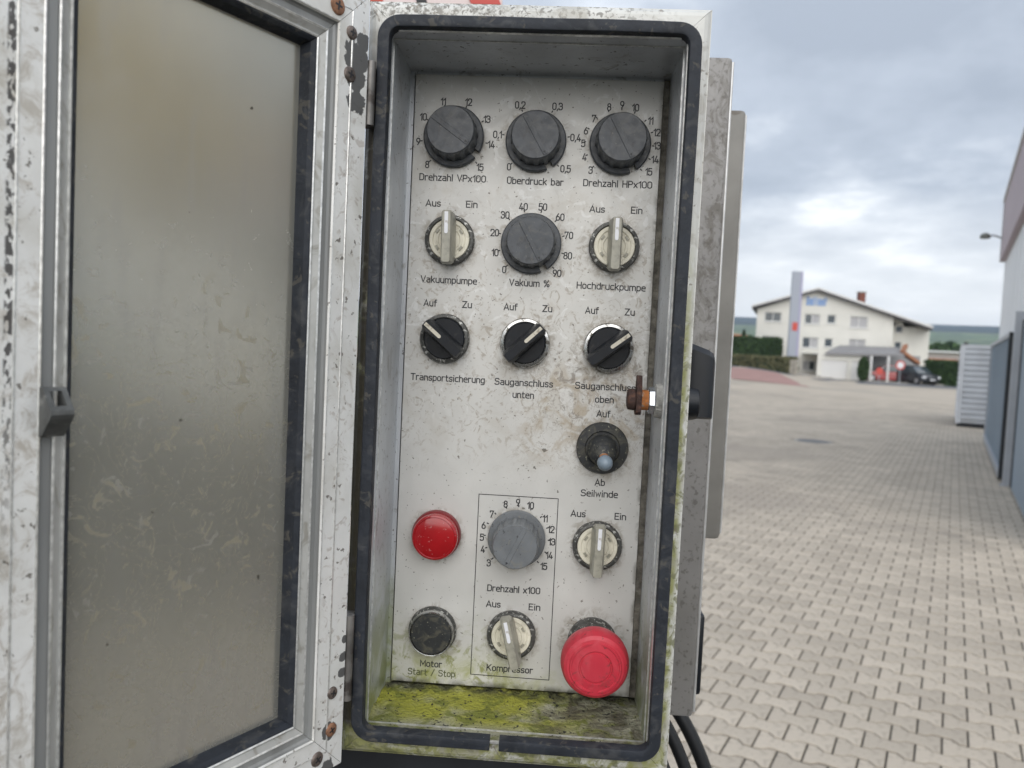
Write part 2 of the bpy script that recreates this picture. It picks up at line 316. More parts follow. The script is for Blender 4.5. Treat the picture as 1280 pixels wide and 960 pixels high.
M['cream'] = mat('cream_plastic', (0.76, 0.725, 0.60), 0.4, var=(120, 0.08), layers=[
    dict(scale=120, lo=0.5, hi=0.7, col=(0.34, 0.31, 0.24), amt=0.4, dist=1, detail=8)])
M['lever_grey'] = mat('yellowed_clear_plastic', (0.42, 0.405, 0.335), 0.3, var=(160, 0.15), trans=0.18, layers=[
    dict(scale=150, lo=0.5, hi=0.7, col=(0.19, 0.18, 0.15), amt=0.5, dist=1.4, detail=8)])
M['mark'] = mat('white_insert', (0.80, 0.81, 0.84), 0.4, layers=[dict(scale=300, lo=0.56, hi=0.66, col=(0.4, 0.36, 0.3), amt=0.6, detail=5)])
M['mark_old'] = mat('yellowed_insert', (0.62, 0.58, 0.48), 0.45, layers=[dict(scale=300, lo=0.52, hi=0.62, col=(0.25, 0.2, 0.15), amt=0.7, detail=5)])
M['red_lens'] = mat('red_lens', (0.36, 0.006, 0.010), 0.2, spec=0.5, var=(60, 0.15), coat=0.5, layers=[dict(scale=600, lo=0.70, hi=0.72, col=(0.5, 0.2, 0.2), amt=0.6, detail=1)])
M['red_rim'] = mat('dark_red_rim', (0.20, 0.006, 0.01), 0.35)
M['red_mush'] = mat('faded_red_plastic', (0.55, 0.032, 0.055), 0.45, var=(60, 0.1), rvar=0.06, layers=[
    dict(scale=130, lo=0.56, hi=0.70, col=(0.22, 0.045, 0.045), amt=0.7, dist=1.5, detail=8), dict(scale=60, lo=0.48, hi=0.72, col=(0.62, 0.10, 0.12), amt=0.5, dist=1.0, detail=8),
    dict(scale=420, lo=0.68, hi=0.71, col=(0.1, 0.03, 0.03), amt=0.7, detail=2)])
M['rust'] = mat('dark_rust', (0.055, 0.030, 0.025), 0.85, var=(300, 0.4), bump=(500, 0.9, 0.001), layers=[dict(scale=200, lo=0.5, hi=0.65, col=(0.16, 0.075, 0.045), amt=0.6, detail=6)])
M['rust_orange'] = mat('orange_rust', (0.42, 0.15, 0.04), 0.8, var=(300, 0.3), bump=(500, 0.7, 0.0008), layers=[dict(scale=200, lo=0.5, hi=0.62, col=(0.35, 0.34, 0.30), amt=0.8, detail=6)])
M['nut'] = mat('zinc_nut', (0.62, 0.66, 0.72), 0.25, 0.9, var=(200, 0.2))
M['foam'] = mat('grey_sealant', (0.42, 0.41, 0.38), 0.7, var=(250, 0.35), bump=(350, 1.0, 0.002))
M['ball'] = mat('blue_grey_tip', (0.20, 0.25, 0.30), 0.42, var=(150, 0.15))
M['steel_brushed'] = mat('stained_steel', (0.27, 0.26, 0.25), 0.5, 0.3, var=(18, 0.14), rvar=0.08, bump=(300, 0.15, 0.0003), layers=[
    dict(scale=75, lo=0.44, hi=0.62, col=(0.13, 0.118, 0.10), amt=0.75, dist=1.6, detail=9, rough=0.7, stretch=(1, 1, 0.6), mask=[('Z', 0.10, 0.28)]), dict(scale=260, lo=0.55, hi=0.65, col=(0.09, 0.08, 0.07), amt=0.5, detail=7), dict(scale=40, lo=0.52, hi=0.7, col=(0.36, 0.35, 0.33), amt=0.5, detail=7, stretch=(1, 1, 0.25)),
    dict(scale=9, lo=0.5, hi=0.8, col=(0.24, 0.23, 0.18), amt=0.35, detail=4)])
M['steel_edge'] = mat('worn_steel_edge', (0.66, 0.66, 0.65), 0.35, 0.5, var=(80, 0.15))
M['steel_old'] = mat('old_cover_steel', (0.25, 0.24, 0.22), 0.6, 0.2, var=(20, 0.15), layers=[
    dict(scale=35, lo=0.60, hi=0.68, col=(0.12, 0.10, 0.08), amt=0.75, dist=0.5, detail=5)])
M['lever_black'] = mat('lock_plastic', (0.009, 0.011, 0.015), 0.38, var=(80, 0.2))
M['cable'] = mat('cable_rubber', (0.012, 0.013, 0.015), 0.4)
M['black_paint'] = mat('black_chassis_paint', (0.016, 0.018, 0.022), 0.5, var=(20, 0.3))
M['strike'] = mat('worn_grey_plastic', (0.075, 0.078, 0.076), 0.5, var=(150, 0.3), bump=(300, 0.4, 0.0006), layers=[dict(scale=130, lo=0.5, hi=0.66, col=(0.26, 0.26, 0.25), amt=0.6, dist=1, detail=7)])
M['screw'] = mat('screw_steel', (0.16, 0.13, 0.115), 0.5, 0.5, var=(300, 0.4), bump=(500, 0.5, 0.0005))
M['screw_rust'] = mat('rusty_screw', (0.26, 0.13, 0.075), 0.8, var=(300, 0.4), bump=(500, 0.7, 0.0006))
M['hinge'] = mat('hinge_steel', (0.20, 0.19, 0.18), 0.45, 0.6, var=(60, 0.4), layers=[dict(scale=120, lo=0.5, hi=0.62, col=(0.05, 0.04, 0.035), amt=0.8, detail=6)])
M['red_sheet'] = mat('red_reflective', (0.55, 0.05, 0.035), 0.4)
M['white_sheet'] = mat('white_reflective', (0.75, 0.62, 0.60), 0.4)

# ================================================================== LARGE STRUCTURE: yard, road, hills
def ground_z(x, y):                             # the yard rises a little towards the far left
    d = math.hypot(x, y); az = math.degrees(math.atan2(x, y))
    a = max(0, min(1, (d - 38) / 28)); b = max(0, min(1, (20.8 - az) / 7.5)); a = a * a * (3 - 2 * a); b = b * b * (3 - 2 * b)
    return 0.80 * a * b
M['joint'] = mat('jointing_sand', (0.048, 0.043, 0.034), 0.95, var=(3, 0.2), layers=[dict(scale=2.0, lo=0.55, hi=0.7, col=(0.07, 0.08, 0.04), amt=0.6)])
M['paver'] = mat("concrete_paver", (0.455, 0.398, 0.325), 0.85, var=(0.8, 0.10), rand=0.13, island=0.13, coord='Object', bump=(90, 0.5, 0.003), layers=[
    dict(scale=45, lo=0.50, hi=0.70, col=(0.26, 0.225, 0.185), amt=0.6, detail=8), dict(scale=0.35, lo=0.52, hi=0.66, col=(0.32, 0.28, 0.235), amt=0.6), dict(scale=1.1, lo=0.64, hi=0.72, col=(0.20, 0.18, 0.15), amt=0.5, detail=6), dict(scale=16, lo=0.70, hi=0.74, col=(0.16, 0.14, 0.11), amt=0.6)])
M['far_paving'] = mat('far_paving', (0.45, 0.39, 0.315), 0.9, var=(0.5, 0.08), layers=[dict(scale=0.2, lo=0.5, hi=0.65, col=(0.34, 0.305, 0.255), amt=0.7)])
M['red_paving'] = mat('red_paving', (0.34, 0.20, 0.175), 0.9, var=(1, 0.1))
M['asphalt'] = mat('asphalt', (0.15, 0.155, 0.165), 0.9, var=(0.6, 0.12))
M['grass'] = mat('meadow', (0.10, 0.145, 0.05), 0.95, var=(0.05, 0.2))
M['kerb'] = mat('kerb_stone', (0.36, 0.35, 0.33), 0.9, var=(2, 0.1))

# terrain out to the horizon
g = G(); n = 40
rad = [0.0] + [60 * 1.18 ** i for i in range(27)]
pts = []
for r_ in rad[1:]:
    pts.append([(r_ * math.sin(2 * math.pi * j / n), r_ * math.cos(2 * math.pi * j / n), -0.06) for j in range(n)])
g.add([(0, 0, -0.06)], []); vs = [p for r_ in pts for p in r_]; fs = [(0, 1 + j, 1 + (j + 1) % n) for j in range(n)]
g.v += vs
for i in range(len(pts) - 1):
    for j in range(n): k = (j + 1) % n; fs.append((1 + i * n + j, 1 + i * n + k, 1 + (i + 1) * n + k, 1 + (i + 1) * n + j))
g.f = fs; g.m = [0] * len(fs)
g.obj('ground', M['grass'], kind='structure')

# paved yard: near sheet of jointing sand, far sheet of paving
def sheet(name, fn, us, vs, dz, mt, **kw):
    g = G(); P = []
    for v in vs:
        for u in us:
            p = fn(u, v); P.append((p.x, p.y, ground_z(p.x, p.y) + dz))
    nu = len(us)
    g.add(P, [(i * nu + j, i * nu + j + 1, (i + 1) * nu + j + 1, (i + 1) * nu + j) for i in range(len(vs) - 1) for j in range(nu - 1)])
    return g.obj(name, mt, **kw)
V_STONE = 38.0
yard_o = sheet('paved_yard', yard, [-45, -20, -8, 0, 8, 20, 40], [-30, -10, 0, 10, 20, 30, V_STONE], -0.0062, M['joint'], kind='structure')
lin = lambda a, b, n: [a + (b - a) * i / (n - 1) for i in range(n)]
sheet('yard_paving_beyond', yard, lin(-60, 30, 31), lin(V_STONE, 74, 13), 0.0, M['far_paving'], kind='structure')
# road along the far side of the yard
def road_pt(u, v):
    a = at(1000, 475.5, 60); a = Vector((19.5, 62.5, 0)); d = Vector((0.985, 0.1, 0)).normalized(); nrm = Vector((-d.y, d.x, 0))
    return a + d * u + nrm * v
def strip(name, p, q, w0, dz, mt, n=24, **kw):
    p = Vector(p); q = Vector(q); d = (q - p).normalized(); nr = Vector((-d.y, d.x, 0)); g = G(); P = []
    for i in range(n + 1):
        c = p.lerp(q, i / n)
        for s_ in (0, w0): x = c + nr * s_; P.append((x.x, x.y, ground_z(x.x, x.y) + dz))
    g.add(P, [(2 * i, 2 * i + 2, 2 * i + 3, 2 * i + 1) for i in range(n)]); return g.obj(name, mt, **kw)
RA, RB = (12.0, 61.6, 0), (60.0, 52.0, 0)
strip('road', RA, RB, 7.5, 0.016, M['asphalt'], kind='structure')
gk = G(); d = (Vector(RB) - Vector(RA)).normalized(); nr = Vector((-d.y, d.x, 0))
for k in range(46):
    p = Vector(RA) + d * (k * 1.0) + nr * 7.6
    gk.obox((p.x, p.y, ground_z(p.x, p.y) - 0.1), d * 0.985, nr * 0.15, (0, 0, 0.23))
gk.obj('road_kerb', M['kerb'], kind='structure')
strip('footpath', (RA[0] + nr.x * 7.76, RA[1] + nr.y * 7.76, 0), (RB[0] + nr.x * 7.76, RB[1] + nr.y * 7.76, 0), 7.0, 0.10, M['far_paving'], kind='structure')
# red paving patch at the far left of the yard
g = G(); rp = [(11.2, 47), (15.2, 45.0), (19.0, 55.0), (17.8, 60.8), (12.3, 61.0)]
q = []
for i in range(9):
    for j in range(9):
        s_, t_ = i / 8, j / 8
        a = Vector((rp[0][0], rp[0][1], 0)).lerp(Vector((rp[1][0], rp[1][1], 0)), s_); b = Vector((rp[4][0], rp[4][1], 0)).lerp(Vector((rp[3][0], rp[3][1], 0)), s_)
        p = a.lerp(b, t_); q.append((p.x, p.y, ground_z(p.x, p.y) + 0.012))
g.add(q, [(i * 9 + j, i * 9 + j + 1, (i + 1) * 9 + j + 1, (i + 1) * 9 + j) for i in range(8) for j in range(8)])
g.obj('red_paving', M['red_paving'], kind='structure')

# pavers: bone-shaped concrete stones, 200 mm long, rows interlocking at a 140 mm pitch
PITCH_R, LEN = 0.140, 0.200
def wave(x): x = abs(x); return 1.0 if x >= 0.065 else (-1.0 if x <= 0.035 else (x - 0.05) / 0.015)
def stone_ring(jt, z, jy):
    xs = [-0.1 + jt, -0.065, -0.035, 0.035, 0.065, 0.1 - jt]
    top = [(x, 0.07 + 0.0155 * wave(x) - jy, z) for x in xs]; bot = [(x, -(0.07 + 0.0155 * wave(x)) + jy, z) for x in xs[::-1]]
    return top + bot
r_top = stone_ring(0.0060, 0.0, 0.0085); r_rim = stone_ring(0.0040, -0.0025, 0.0062); r_bot = stone_ring(0.0040, -0.012, 0.0062)
def stone_geo(g, fn, bottom=True):
    rs = [r_top, r_rim] + ([r_bot] if bottom else []); n = 12; o = len(g.v)
    for r_ in rs: g.v += [fn(p) for p in r_]
    g.f.append(tuple(o + i for i in range(n))[::-1]); g.m.append(0)
    for a in range(len(rs) - 1):
        for j in range(n): k = (j + 1) % n; g.f.append((o + a * n + j, o + a * n + k, o + (a + 1) * n + k, o + (a + 1) * n + j)); g.m.append(0)
gs = G(); stone_geo(gs, lambda p: p); stone_me = gs.mesh('paver', M['paver'])
ang = -YA
cells = []
for r_ in range(int(1.2 / PITCH_R), int(V_STONE / PITCH_R)):
    v = r_ * PITCH_R + 0.03
    u_lo = -0.50 * v - 2.0; u_hi = min(0.20 + 0.32 * v + 1.2, 0.75 if v > 8.6 and v < 27 else 4.0 + 0.0 * v)
    if v < 8.6: u_hi = 3.2
    c0 = math.floor(u_lo / LEN)
    for c in range(c0, int(u_hi / LEN) + 1):
        u = c * LEN + (LEN / 2 if r_ % 2 else 0) + 0.06; cells.append((u, v))
def in_view(u, v):
    p = yard(u, v) - CAM; z = p.dot(_fw); x = 640 + 960 * p.dot(_r) / z; y = 480 - 960 * p.dot(_u) / z
    return (888 if y < 690 else 872) < x < 1292 and y < 975, x, y, z
vis = []
rest = []
for (u, v) in cells:
    if math.hypot(u + 2.4, v - 16.6) < 0.36: continue
    ok, x, y, z = in_view(u, v)
    (vis if ok else rest).append((z, u, v))
vis.sort()
for z, u, v in vis[:300]:
    o = link('paver', stone_me, yard_o, yard(u, v), (R(random.uniform(-0.5, 0.5)), R(random.uniform(-0.5, 0.5)), ang + R(random.uniform(-0.5, 0.5))))
    o.location.z = random.uniform(-0.0015, 0.0015)
gf = G(); ca, sa = math.cos(ang), math.sin(ang)
for z, u, v in vis[300:] + rest:
    c = yard(u, v); dz = random.uniform(-0.0015, 0.0015); near = v < 14
    stone_geo(gf, lambda p: (c.x + p[0] * ca - p[1] * sa, c.y + p[0] * sa + p[1] * ca, p[2] + dz), near)
me = bpy.data.meshes.new('paver_field'); me.from_pydata(gf.v, [], gf.f); me.materials.append(M['paver'])
link('paver_field', me, yard_o, kind='stuff')
# manhole cover
mh = thing('manhole_cover', 'round grey iron manhole cover set in the beige paved yard', 'manhole cover', yard(-2.4, 16.6, 0))
def zl(g, prof, n=32):
    return g.loft([[(r_ * math.cos(2 * math.pi * j / n), r_ * math.sin(2 * math.pi * j / n), h) for j in range(n)] for r_, h in prof])
M['iron'] = mat('cast_iron', (0.15, 0.15, 0.15), 0.6, 0.4, var=(20, 0.2)); M['concrete'] = mat('concrete_ring', (0.33, 0.32, 0.30), 0.9, var=(6, 0.1))
zl(G(), [(0.38, -0.02), (0.38, 0.0), (0.31, 0.002), (0.31, -0.02)]).obj('ring', M['concrete'], mh)
zl(G(), [(0.305, -0.02), (0.305, 0.004), (0.30, 0.007)]).obj('lid', M['iron'], mh)

# hills, far
M['hill'] = mat('hill_fields', (0.135, 0.185, 0.075), 0.95, var=(0.004, 0.25), layers=[
    dict(scale=0.006, lo=0.50, hi=0.53, col=(0.20, 0.23, 0.10), amt=0.8, detail=2, stretch=(1, 0.4, 1)),
    dict(scale=0.012, lo=0.52, hi=0.56, col=(0.04, 0.06, 0.03), amt=0.8, detail=4),
    dict(scale=0.01, lo=0.0, hi=0.1, col=(0.022, 0.036, 0.022), amt=1.0, mask=[('Z', 82, 90)])])
g = G(); P = []; nu, nv = 90, 26
for i in range(nv):
    for j in range(nu):
        az = R(-70 + 160 * j / (nu - 1)); dd = 700 + 2600 * (i / (nv - 1)) ** 1.2; x, y = dd * math.sin(az), dd * math.cos(az)
        t_ = i / (nv - 1); h = (t_ ** 1.3) * 165 * (1 + 0.06 * noise.noise((az * 3, 0.3, 0)) + 0.03 * noise.noise((az * 9, 1.3, 0))) + 3 * noise.noise((x * 0.003, y * 0.003, 0)) - 1
        if i == nv - 1: h = -10
        P.append((x, y, h if i else -6))
g.add(P, [(i * nu + j, i * nu + j + 1, (i + 1) * nu + j + 1, (i + 1) * nu + j) for i in range(nv - 1) for j in range(nu - 1)])
g.obj('hills', M['hill'], kind='structure', smooth=True)

# ================================================================== BUILDINGS AND PLANTS ROUND THE YARD
M['render'] = mat('cream_render', (0.70, 0.69, 0.64), 0.9, var=(0.6, 0.05))
M['roof_dark'] = mat('dark_roof', (0.10, 0.095, 0.10), 0.8, var=(1.5, 0.15))
M['roof_edge'] = mat('pale_verge', (0.70, 0.70, 0.69), 0.7)
M['frame_white'] = mat('white_frame', (0.70, 0.70, 0.69), 0.5)
M['glass'] = mat('window_glass', (0.05, 0.065, 0.075), 0.08, spec=0.8)
M['blind'] = mat('window_blind', (0.42, 0.42, 0.43), 0.8)
M['brick'] = mat('chimney_brick', (0.22, 0.085, 0.06), 0.9, var=(8, 0.25))
M['tile'] = mat('orange_tile', (0.36, 0.16, 0.085), 0.85, var=(4, 0.2))
M['blue_sign'] = mat('blue_letters', (0.16, 0.34, 0.70), 0.5)
M['pylon'] = mat('pylon_grey', (0.34, 0.37, 0.43), 0.5); M['pylon_side'] = mat('pylon_lilac', (0.34, 0.33, 0.48), 0.5)
M['logo_red'] = mat('logo_red', (0.55, 0.08, 0.06), 0.5)
M['leaf'] = mat('hedge_leaf', (0.045, 0.085, 0.028), 0.8, var=(0.9, 0.25), island=0.35)
M['leaf_olive'] = mat('clipped_leaf', (0.15, 0.145, 0.075), 0.85, var=(0.9, 0.25), island=0.4)
M['leaf_dark'] = mat('conifer_leaf', (0.03, 0.055, 0.028), 0.85, island=0.35)
M['bark'] = mat('bark', (0.07, 0.055, 0.04), 0.95)
M['stone'] = mat('rough_stone', (0.33, 0.31, 0.27), 0.95, var=(3, 0.25))
M['galv'] = mat('galvanised_steel', (0.44, 0.46, 0.49), 0.4, 0.5, var=(2, 0.1))
M['pale_steel'] = mat('pale_ribbed_steel', (0.60, 0.62, 0.65), 0.5, 0.15, var=(2, 0.08))
M['blue_cladding'] = mat('blue_grey_cladding', (0.24, 0.30, 0.36), 0.5, 0.1, var=(1, 0.08))
M['hall_white'] = mat('hall_cladding', (0.86, 0.865, 0.87), 0.55, var=(0.5, 0.03))
M['hall_pink'] = mat('hall_fascia', (0.46, 0.375, 0.40), 0.6, var=(0.5, 0.04))
M['dark_gap'] = mat('dark_rubber', (0.02, 0.022, 0.025), 0.7)
def X_(px, Y): return at(px, 465, Y).x
def Z_(px, py, Y): return at(px, py, Y).z

def holed_wall(g, x0, x1, z0, z1, holes, y, depth):
    xs = sorted({x0, x1, *[h[0] for h in holes], *[h[1] for h in holes]}); zs = sorted({z0, z1, *[h[2] for h in holes], *[h[3] for h in holes]})
    for i in range(len(xs) - 1):
        for j in range(len(zs) - 1):
            a, b = (xs[i] + xs[i + 1]) / 2, (zs[j] + zs[j + 1]) / 2
            if any(h[0] < a < h[1] and h[2] < b < h[3] for h in holes): continue
            g.add([(xs[i], y, zs[j]), (xs[i + 1], y, zs[j]), (xs[i + 1], y, zs[j + 1]), (xs[i], y, zs[j + 1])], [(0, 1, 2, 3)])
    for a, b, c, d in holes:
        q = [(a, c), (b, c), (b, d), (a, d)]
        for i in range(4): p, r_ = q[i], q[(i + 1) % 4]; g.add([(p[0], y, p[1]), (r_[0], y, r_[1]), (r_[0], y + depth, r_[1]), (p[0], y + depth, p[1])], [(0, 1, 2, 3)])
def window(parent, off, h, y, panes=2, blind=(), depth=0.16):
    a, b, c, d = h; t = 0.07; g = G(); yy = y + depth - 0.07; ox, oy = off
    g.box((a, yy, c), (b, yy + 0.06, c + t)); g.box((a, yy, d - t), (b, yy + 0.06, d)); g.box((a, yy, c + t), (a + t, yy + 0.06, d - t)); g.box((b - t, yy, c + t), (b, yy + 0.06, d - t))
    for k in range(1, panes): x = a + (b - a) * k / panes; g.box((x - t / 2, yy + .002, c + t), (x + t / 2, yy + 0.058, d - t))
    f_ = g.obj('window', M['frame_white'], parent, loc=(-ox, -oy, 0))
    for k in range(panes):
        xa = a + (b - a) * k / panes; xb = a + (b - a) * (k + 1) / panes
        G().box((xa + .02, yy + 0.061, c + .02), (xb - .02, yy + 0.075, d - .02)).obj('pane', M['blind' if k in blind else 'glass'], f_)
    G().box((a - 0.06, y - 0.09, c - 0.06), (b + 0.06, y - 0.004, c - 0.003)).obj('sill', M['frame_white'], f_)

# ---- cream office building
BY = 72.0
def wr(x0, x1, y0, y1, Y=BY): xm = (x0 + x1) / 2; return (at(x0, (y0 + y1) / 2, Y).x, at(x1, (y0 + y1) / 2, Y).x, at(xm, y1, Y).z, at(xm, y0, Y).z)
bx0, bx1 = at(944, 430, BY).x, at(1115, 430, BY).x
apx, apz = at(1023, 363, BY).x, at(1023, 363, BY).z
ez0 = at(944, 386, BY).z; ez1 = at(1115, 394, BY).z
B = thing('office_building', 'cream three storey building with a shallow gable roof and blue lettering', 'building', ((bx0 + bx1) / 2, BY + 6, 0))
ox, oy = B.location.x, B.location.y
bo = (-ox, -oy, 0)
wins = [wr(956, 977, 390, 402), wr(1006, 1025, 392.6, 405), wr(1034, 1045, 393.5, 404.5), wr(1062.6, 1085, 395.5, 410), wr(953, 975, 420, 432), wr(1003, 1023, 421.5, 435), wr(1030.5, 1041, 423, 434), wr(1061, 1082, 424, 436), wr(1003, 1019.5, 451, 463)]
wins = [(a, b, max(c, 0.02), d) for a, b, c, d in wins]
zs = max(h[3] for h in wins) + 0.12
g = G(); holed_wall(g, bx0, bx1, 0, zs, wins, BY, 0.16)
g.add([(bx0, BY, zs), (bx1, BY, zs), (bx1, BY, ez1), (apx, BY, apz), (bx0, BY, max(ez0, zs + .05))], [(0, 1, 2, 3, 4)])
SK = 4.2; g.add([(bx0, BY, 0), (bx0 + SK, BY + 14, 0), (bx0 + SK, BY + 14, ez0), (bx0, BY, ez0)], [(0, 1, 2, 3)]); g.add([(bx1, BY, 0), (bx1 + SK, BY + 14, 0), (bx1 + SK, BY + 14, ez1), (bx1, BY, ez1)], [(3, 2, 1, 0)])
g.obj('wall', M['render'], B, loc=bo)
for i, h in enumerate(wins): window(B, (ox, oy), h, BY, 1 if i in (2, 6) else 2, blind={1: (1,), 3: (0, 1), 5: (1,), 7: (0, 1), 8: (0,)}.get(i, ()))
AY = 67.35; ax0, ax1 = at(1021, 460, AY).x, at(1081, 460, AY).x; atop = at(1050, 442.5, AY).z
gh = [wr(1026, 1059, 450.5, 476, AY), wr(1064, 1077, 451.5, 476, AY)]; gh = [(a, b, 0.02, d) for a, b, c, d in gh]
g = G(); holed_wall(g, ax0, ax1, 0, atop, gh, AY, 0.14); g.obox((ax0, AY + .002, 0), (.15, 0, 0), (at(1021, 460, BY).x - ax0, BY - .01 - AY, 0), (0, 0, atop)); g.box((ax1 - .15, AY + .002, 0), (ax1, BY - .01, atop)); g.box((ax0 + .16, AY + .002, atop - .12), (ax1 - .16, BY - .01, atop)); g.obj('garage_wall', M['render'], B, loc=bo)
a, b, c, d = gh[0]; gd = G().box((a, AY + 0.12, 0), (b, AY + 0.155, d)).obj('garage_door', M['frame_white'], B, loc=bo)
for k in range(5): z = 0.05 + (d - 0.05) * k / 5; G().box((a + .03, AY + 0.085, z), (b - .03, AY + 0.118, z + (d - .05) / 5 - 0.05)).obj('door_panel', M['frame_white'], gd)
a, b, c, d = gh[1]; G().box((a, AY + 0.10, 0), (b, AY + 0.135, d)).obj('entrance_door', M['frame_white'], B, loc=bo)
# wing set back on the right
wy = BY + 1.2; wx1 = at(1161, 430, wy).x
ww = [wr(1119.5, 1129, 403, 416, wy), wr(1118, 1127, 427, 437, wy)]
g = G(); wz1 = at(1161, 409, wy).z; holed_wall(g, bx1 + 0.01, wx1, 0, wz1 - 0.05, ww, wy, 0.16)
g.add([(bx1 + .01, wy, wz1 - 0.05), (wx1, wy, wz1 - 0.05), (bx1 + .01, wy, ez1)], [(0, 1, 2)])
g.add([(wx1, wy, 0), (wx1 + SK, BY + 14, 0), (wx1 + SK, BY + 14, wz1), (wx1, wy, wz1 - .05)], [(0, 1, 2, 3)])
g.obj('wing_wall', M['render'], B, loc=bo)
for h in ww: window(B, (ox, oy), h, wy, 1)
# roof: two slopes with thickness and a pale verge
l0 = at(940, 381.5, BY - .6); ap = at(1023, 359.5, BY - .6); r0 = at(1166, 408.5, BY - .6)
g = G(); th = 0.30
g.loft([[(x + k_, y, z) for x, z in ((l0.x, l0.z - th), (ap.x, ap.z - th), (r0.x, r0.z - th), (r0.x, r0.z), (ap.x, ap.z), (l0.x, l0.z))] for y, k_ in ((BY - 0.6, 0), (BY + 14.6, SK * 1.1))])
rf = g.obj('roof', M['roof_dark'], B, loc=bo)
g = G(); g.loft([[(l0.x - .02, y, l0.z - th * .45), (ap.x, y, ap.z - th * .45), (r0.x + .02, y, r0.z - th * .45), (r0.x + .02, y, r0.z + .05), (ap.x, y, ap.z + .05), (l0.x - .02, y, l0.z + .05)] for y in (BY - 0.66, BY - 0.602)])
g.obj('verge_board', M['roof_edge'], rf)
c0 = at(1074.5, 374, BY + 3); c1 = at(1082.5, 366, BY + 3)
g = G().box((c0.x, BY + 3, c0.z - 1.0), (c1.x, BY + 3.7, c1.z)); g.obj('chimney', M['brick'], rf); G().box((c0.x - .06, BY + 2.94, c1.z), (c1.x + .06, BY + 3.76, c1.z + .1)).obj('chimney_cap', M['stone'], rf)
# blue lettering, too blurred to read: bold upright strokes of one word
p0 = at(1008, 382, BY); p1_ = at(1038, 372, BY); g = G(); rl = random.Random(2); x = p0.x
hgt = p1_.z - p0.z
for gl in ('U', '0', 'l', 'l', '0', 'u', 't'):
    w_ = (p1_.x - p0.x) / 7.6
    g.box((x, BY - 0.08, p0.z + .05), (x + w_ * .26, BY - 0.01, p0.z + hgt * (1 if gl in 'Ult' else .78)))
    if gl in 'U0u': g.box((x + w_ * .5, BY - 0.08, p0.z + .05), (x + w_ * .76, BY - 0.01, p0.z + hgt * (1 if gl == 'U' else .78))); g.box((x + w_ * .26, BY - 0.079, p0.z + .05), (x + w_ * .5, BY - 0.011, p0.z + .05 + hgt * .2))
    if gl in 't0': g.box((x + w_ * (.26), BY - 0.079, p0.z + hgt * .58), (x + w_ * .5, BY - 0.011, p0.z + hgt * .78))
    x += w_ * (1 if gl in 'U0u' else .62) + w_ * .12
g.obj('lettering', M['blue_sign'], B, loc=bo)

# ---- carport with posts in front of the building
CY = 67.0
C_ = thing('carport', 'grey roofed carport with an orange tiled edge in front of the cream building', 'carport', (at(1095, 470, CY).x, CY + 2, 0))
co_ = (-C_.location.x, -C_.location.y, 0)
a = at(1032, 440, CY); b = at(1131, 442.5, CY); c = at(1050, 431.5, CY + 4.5); d = at(1122, 434, CY + 4.5)
g = G(); g.add([a, b, d, c, a - Vector((0, 0, .22)), b - Vector((0, 0, .22)), d - Vector((0, 0, .22)), c - Vector((0, 0, .22))], [(0, 1, 2, 3), (7, 6, 5, 4), (0, 4, 5, 1), (1, 5, 6, 2), (2, 6, 7, 3), (3, 7, 4, 0)])
g.obj('roof', mat('grey_carport_roof', (0.26, 0.255, 0.26), 0.8, var=(1, .1)), C_, loc=co_)
for q0, q1 in ((b, at(1135, 434, CY + 2)), (at(1131, 443, CY - .1), at(1150, 456, CY - .1))):
    dv = (q1 - q0); g = G()
    for k in range(8): p = q0 + dv * (k / 8); g.obox(p, dv * 0.122, (0, 0.9, 0), (0, 0, 0.28))
    g.obj('tile_edge', M['tile'], C_, loc=co_)
for px in (1088, 1109.5): p = at(px, 470, CY); G().box((p.x - .09, CY, 0), (p.x + .09, CY + .18, a.z - .1)).obj('post', M['frame_white'], C_, loc=co_)
p = at(1135, 470, CY); G().box((at(1086, 470, CY + 4.4).x, CY + 4.3, 0), (at(1148, 470, CY + 4.4).x, CY + 4.38, at(1100, 443, CY + 4.4).z)).obj('back_panel', mat('grey_panel', (0.30, 0.31, 0.32), 0.8), C_, loc=co_)

# ---- pylon sign
PY = 66.0; p = at(984, 462, PY); zt = at(993, 339, PY).z; wq = at(1000, 400, PY).x - at(988.5, 400, PY).x
zb_ = ground_z(p.x, PY) - 0.1
Pn = thing('sign_pylon', 'tall grey sign pylon with a small red emblem in front of the cream building', 'sign', (p.x + wq / 2, PY, zb_))
xl = at(988, 400, PY).x - 0.03
pg = G().box((xl, PY, zb_), (xl + 0.68, PY + .3, zt)); pg.obj('pylon_front', M['pylon'], Pn, loc=-Pn.location)
G().box((xl + 0.685, PY + .02, zb_), (xl + 0.86, PY + .9, zt)).obj('pylon_flank', M['pylon_side'], Pn, loc=-Pn.location)
lz = at(991, 408, PY).z; G().box((xl + .22, PY - .02, lz - .35), (xl + .66, PY - .004, lz + .35)).obj('emblem', M['logo_red'], Pn, loc=-Pn.location)

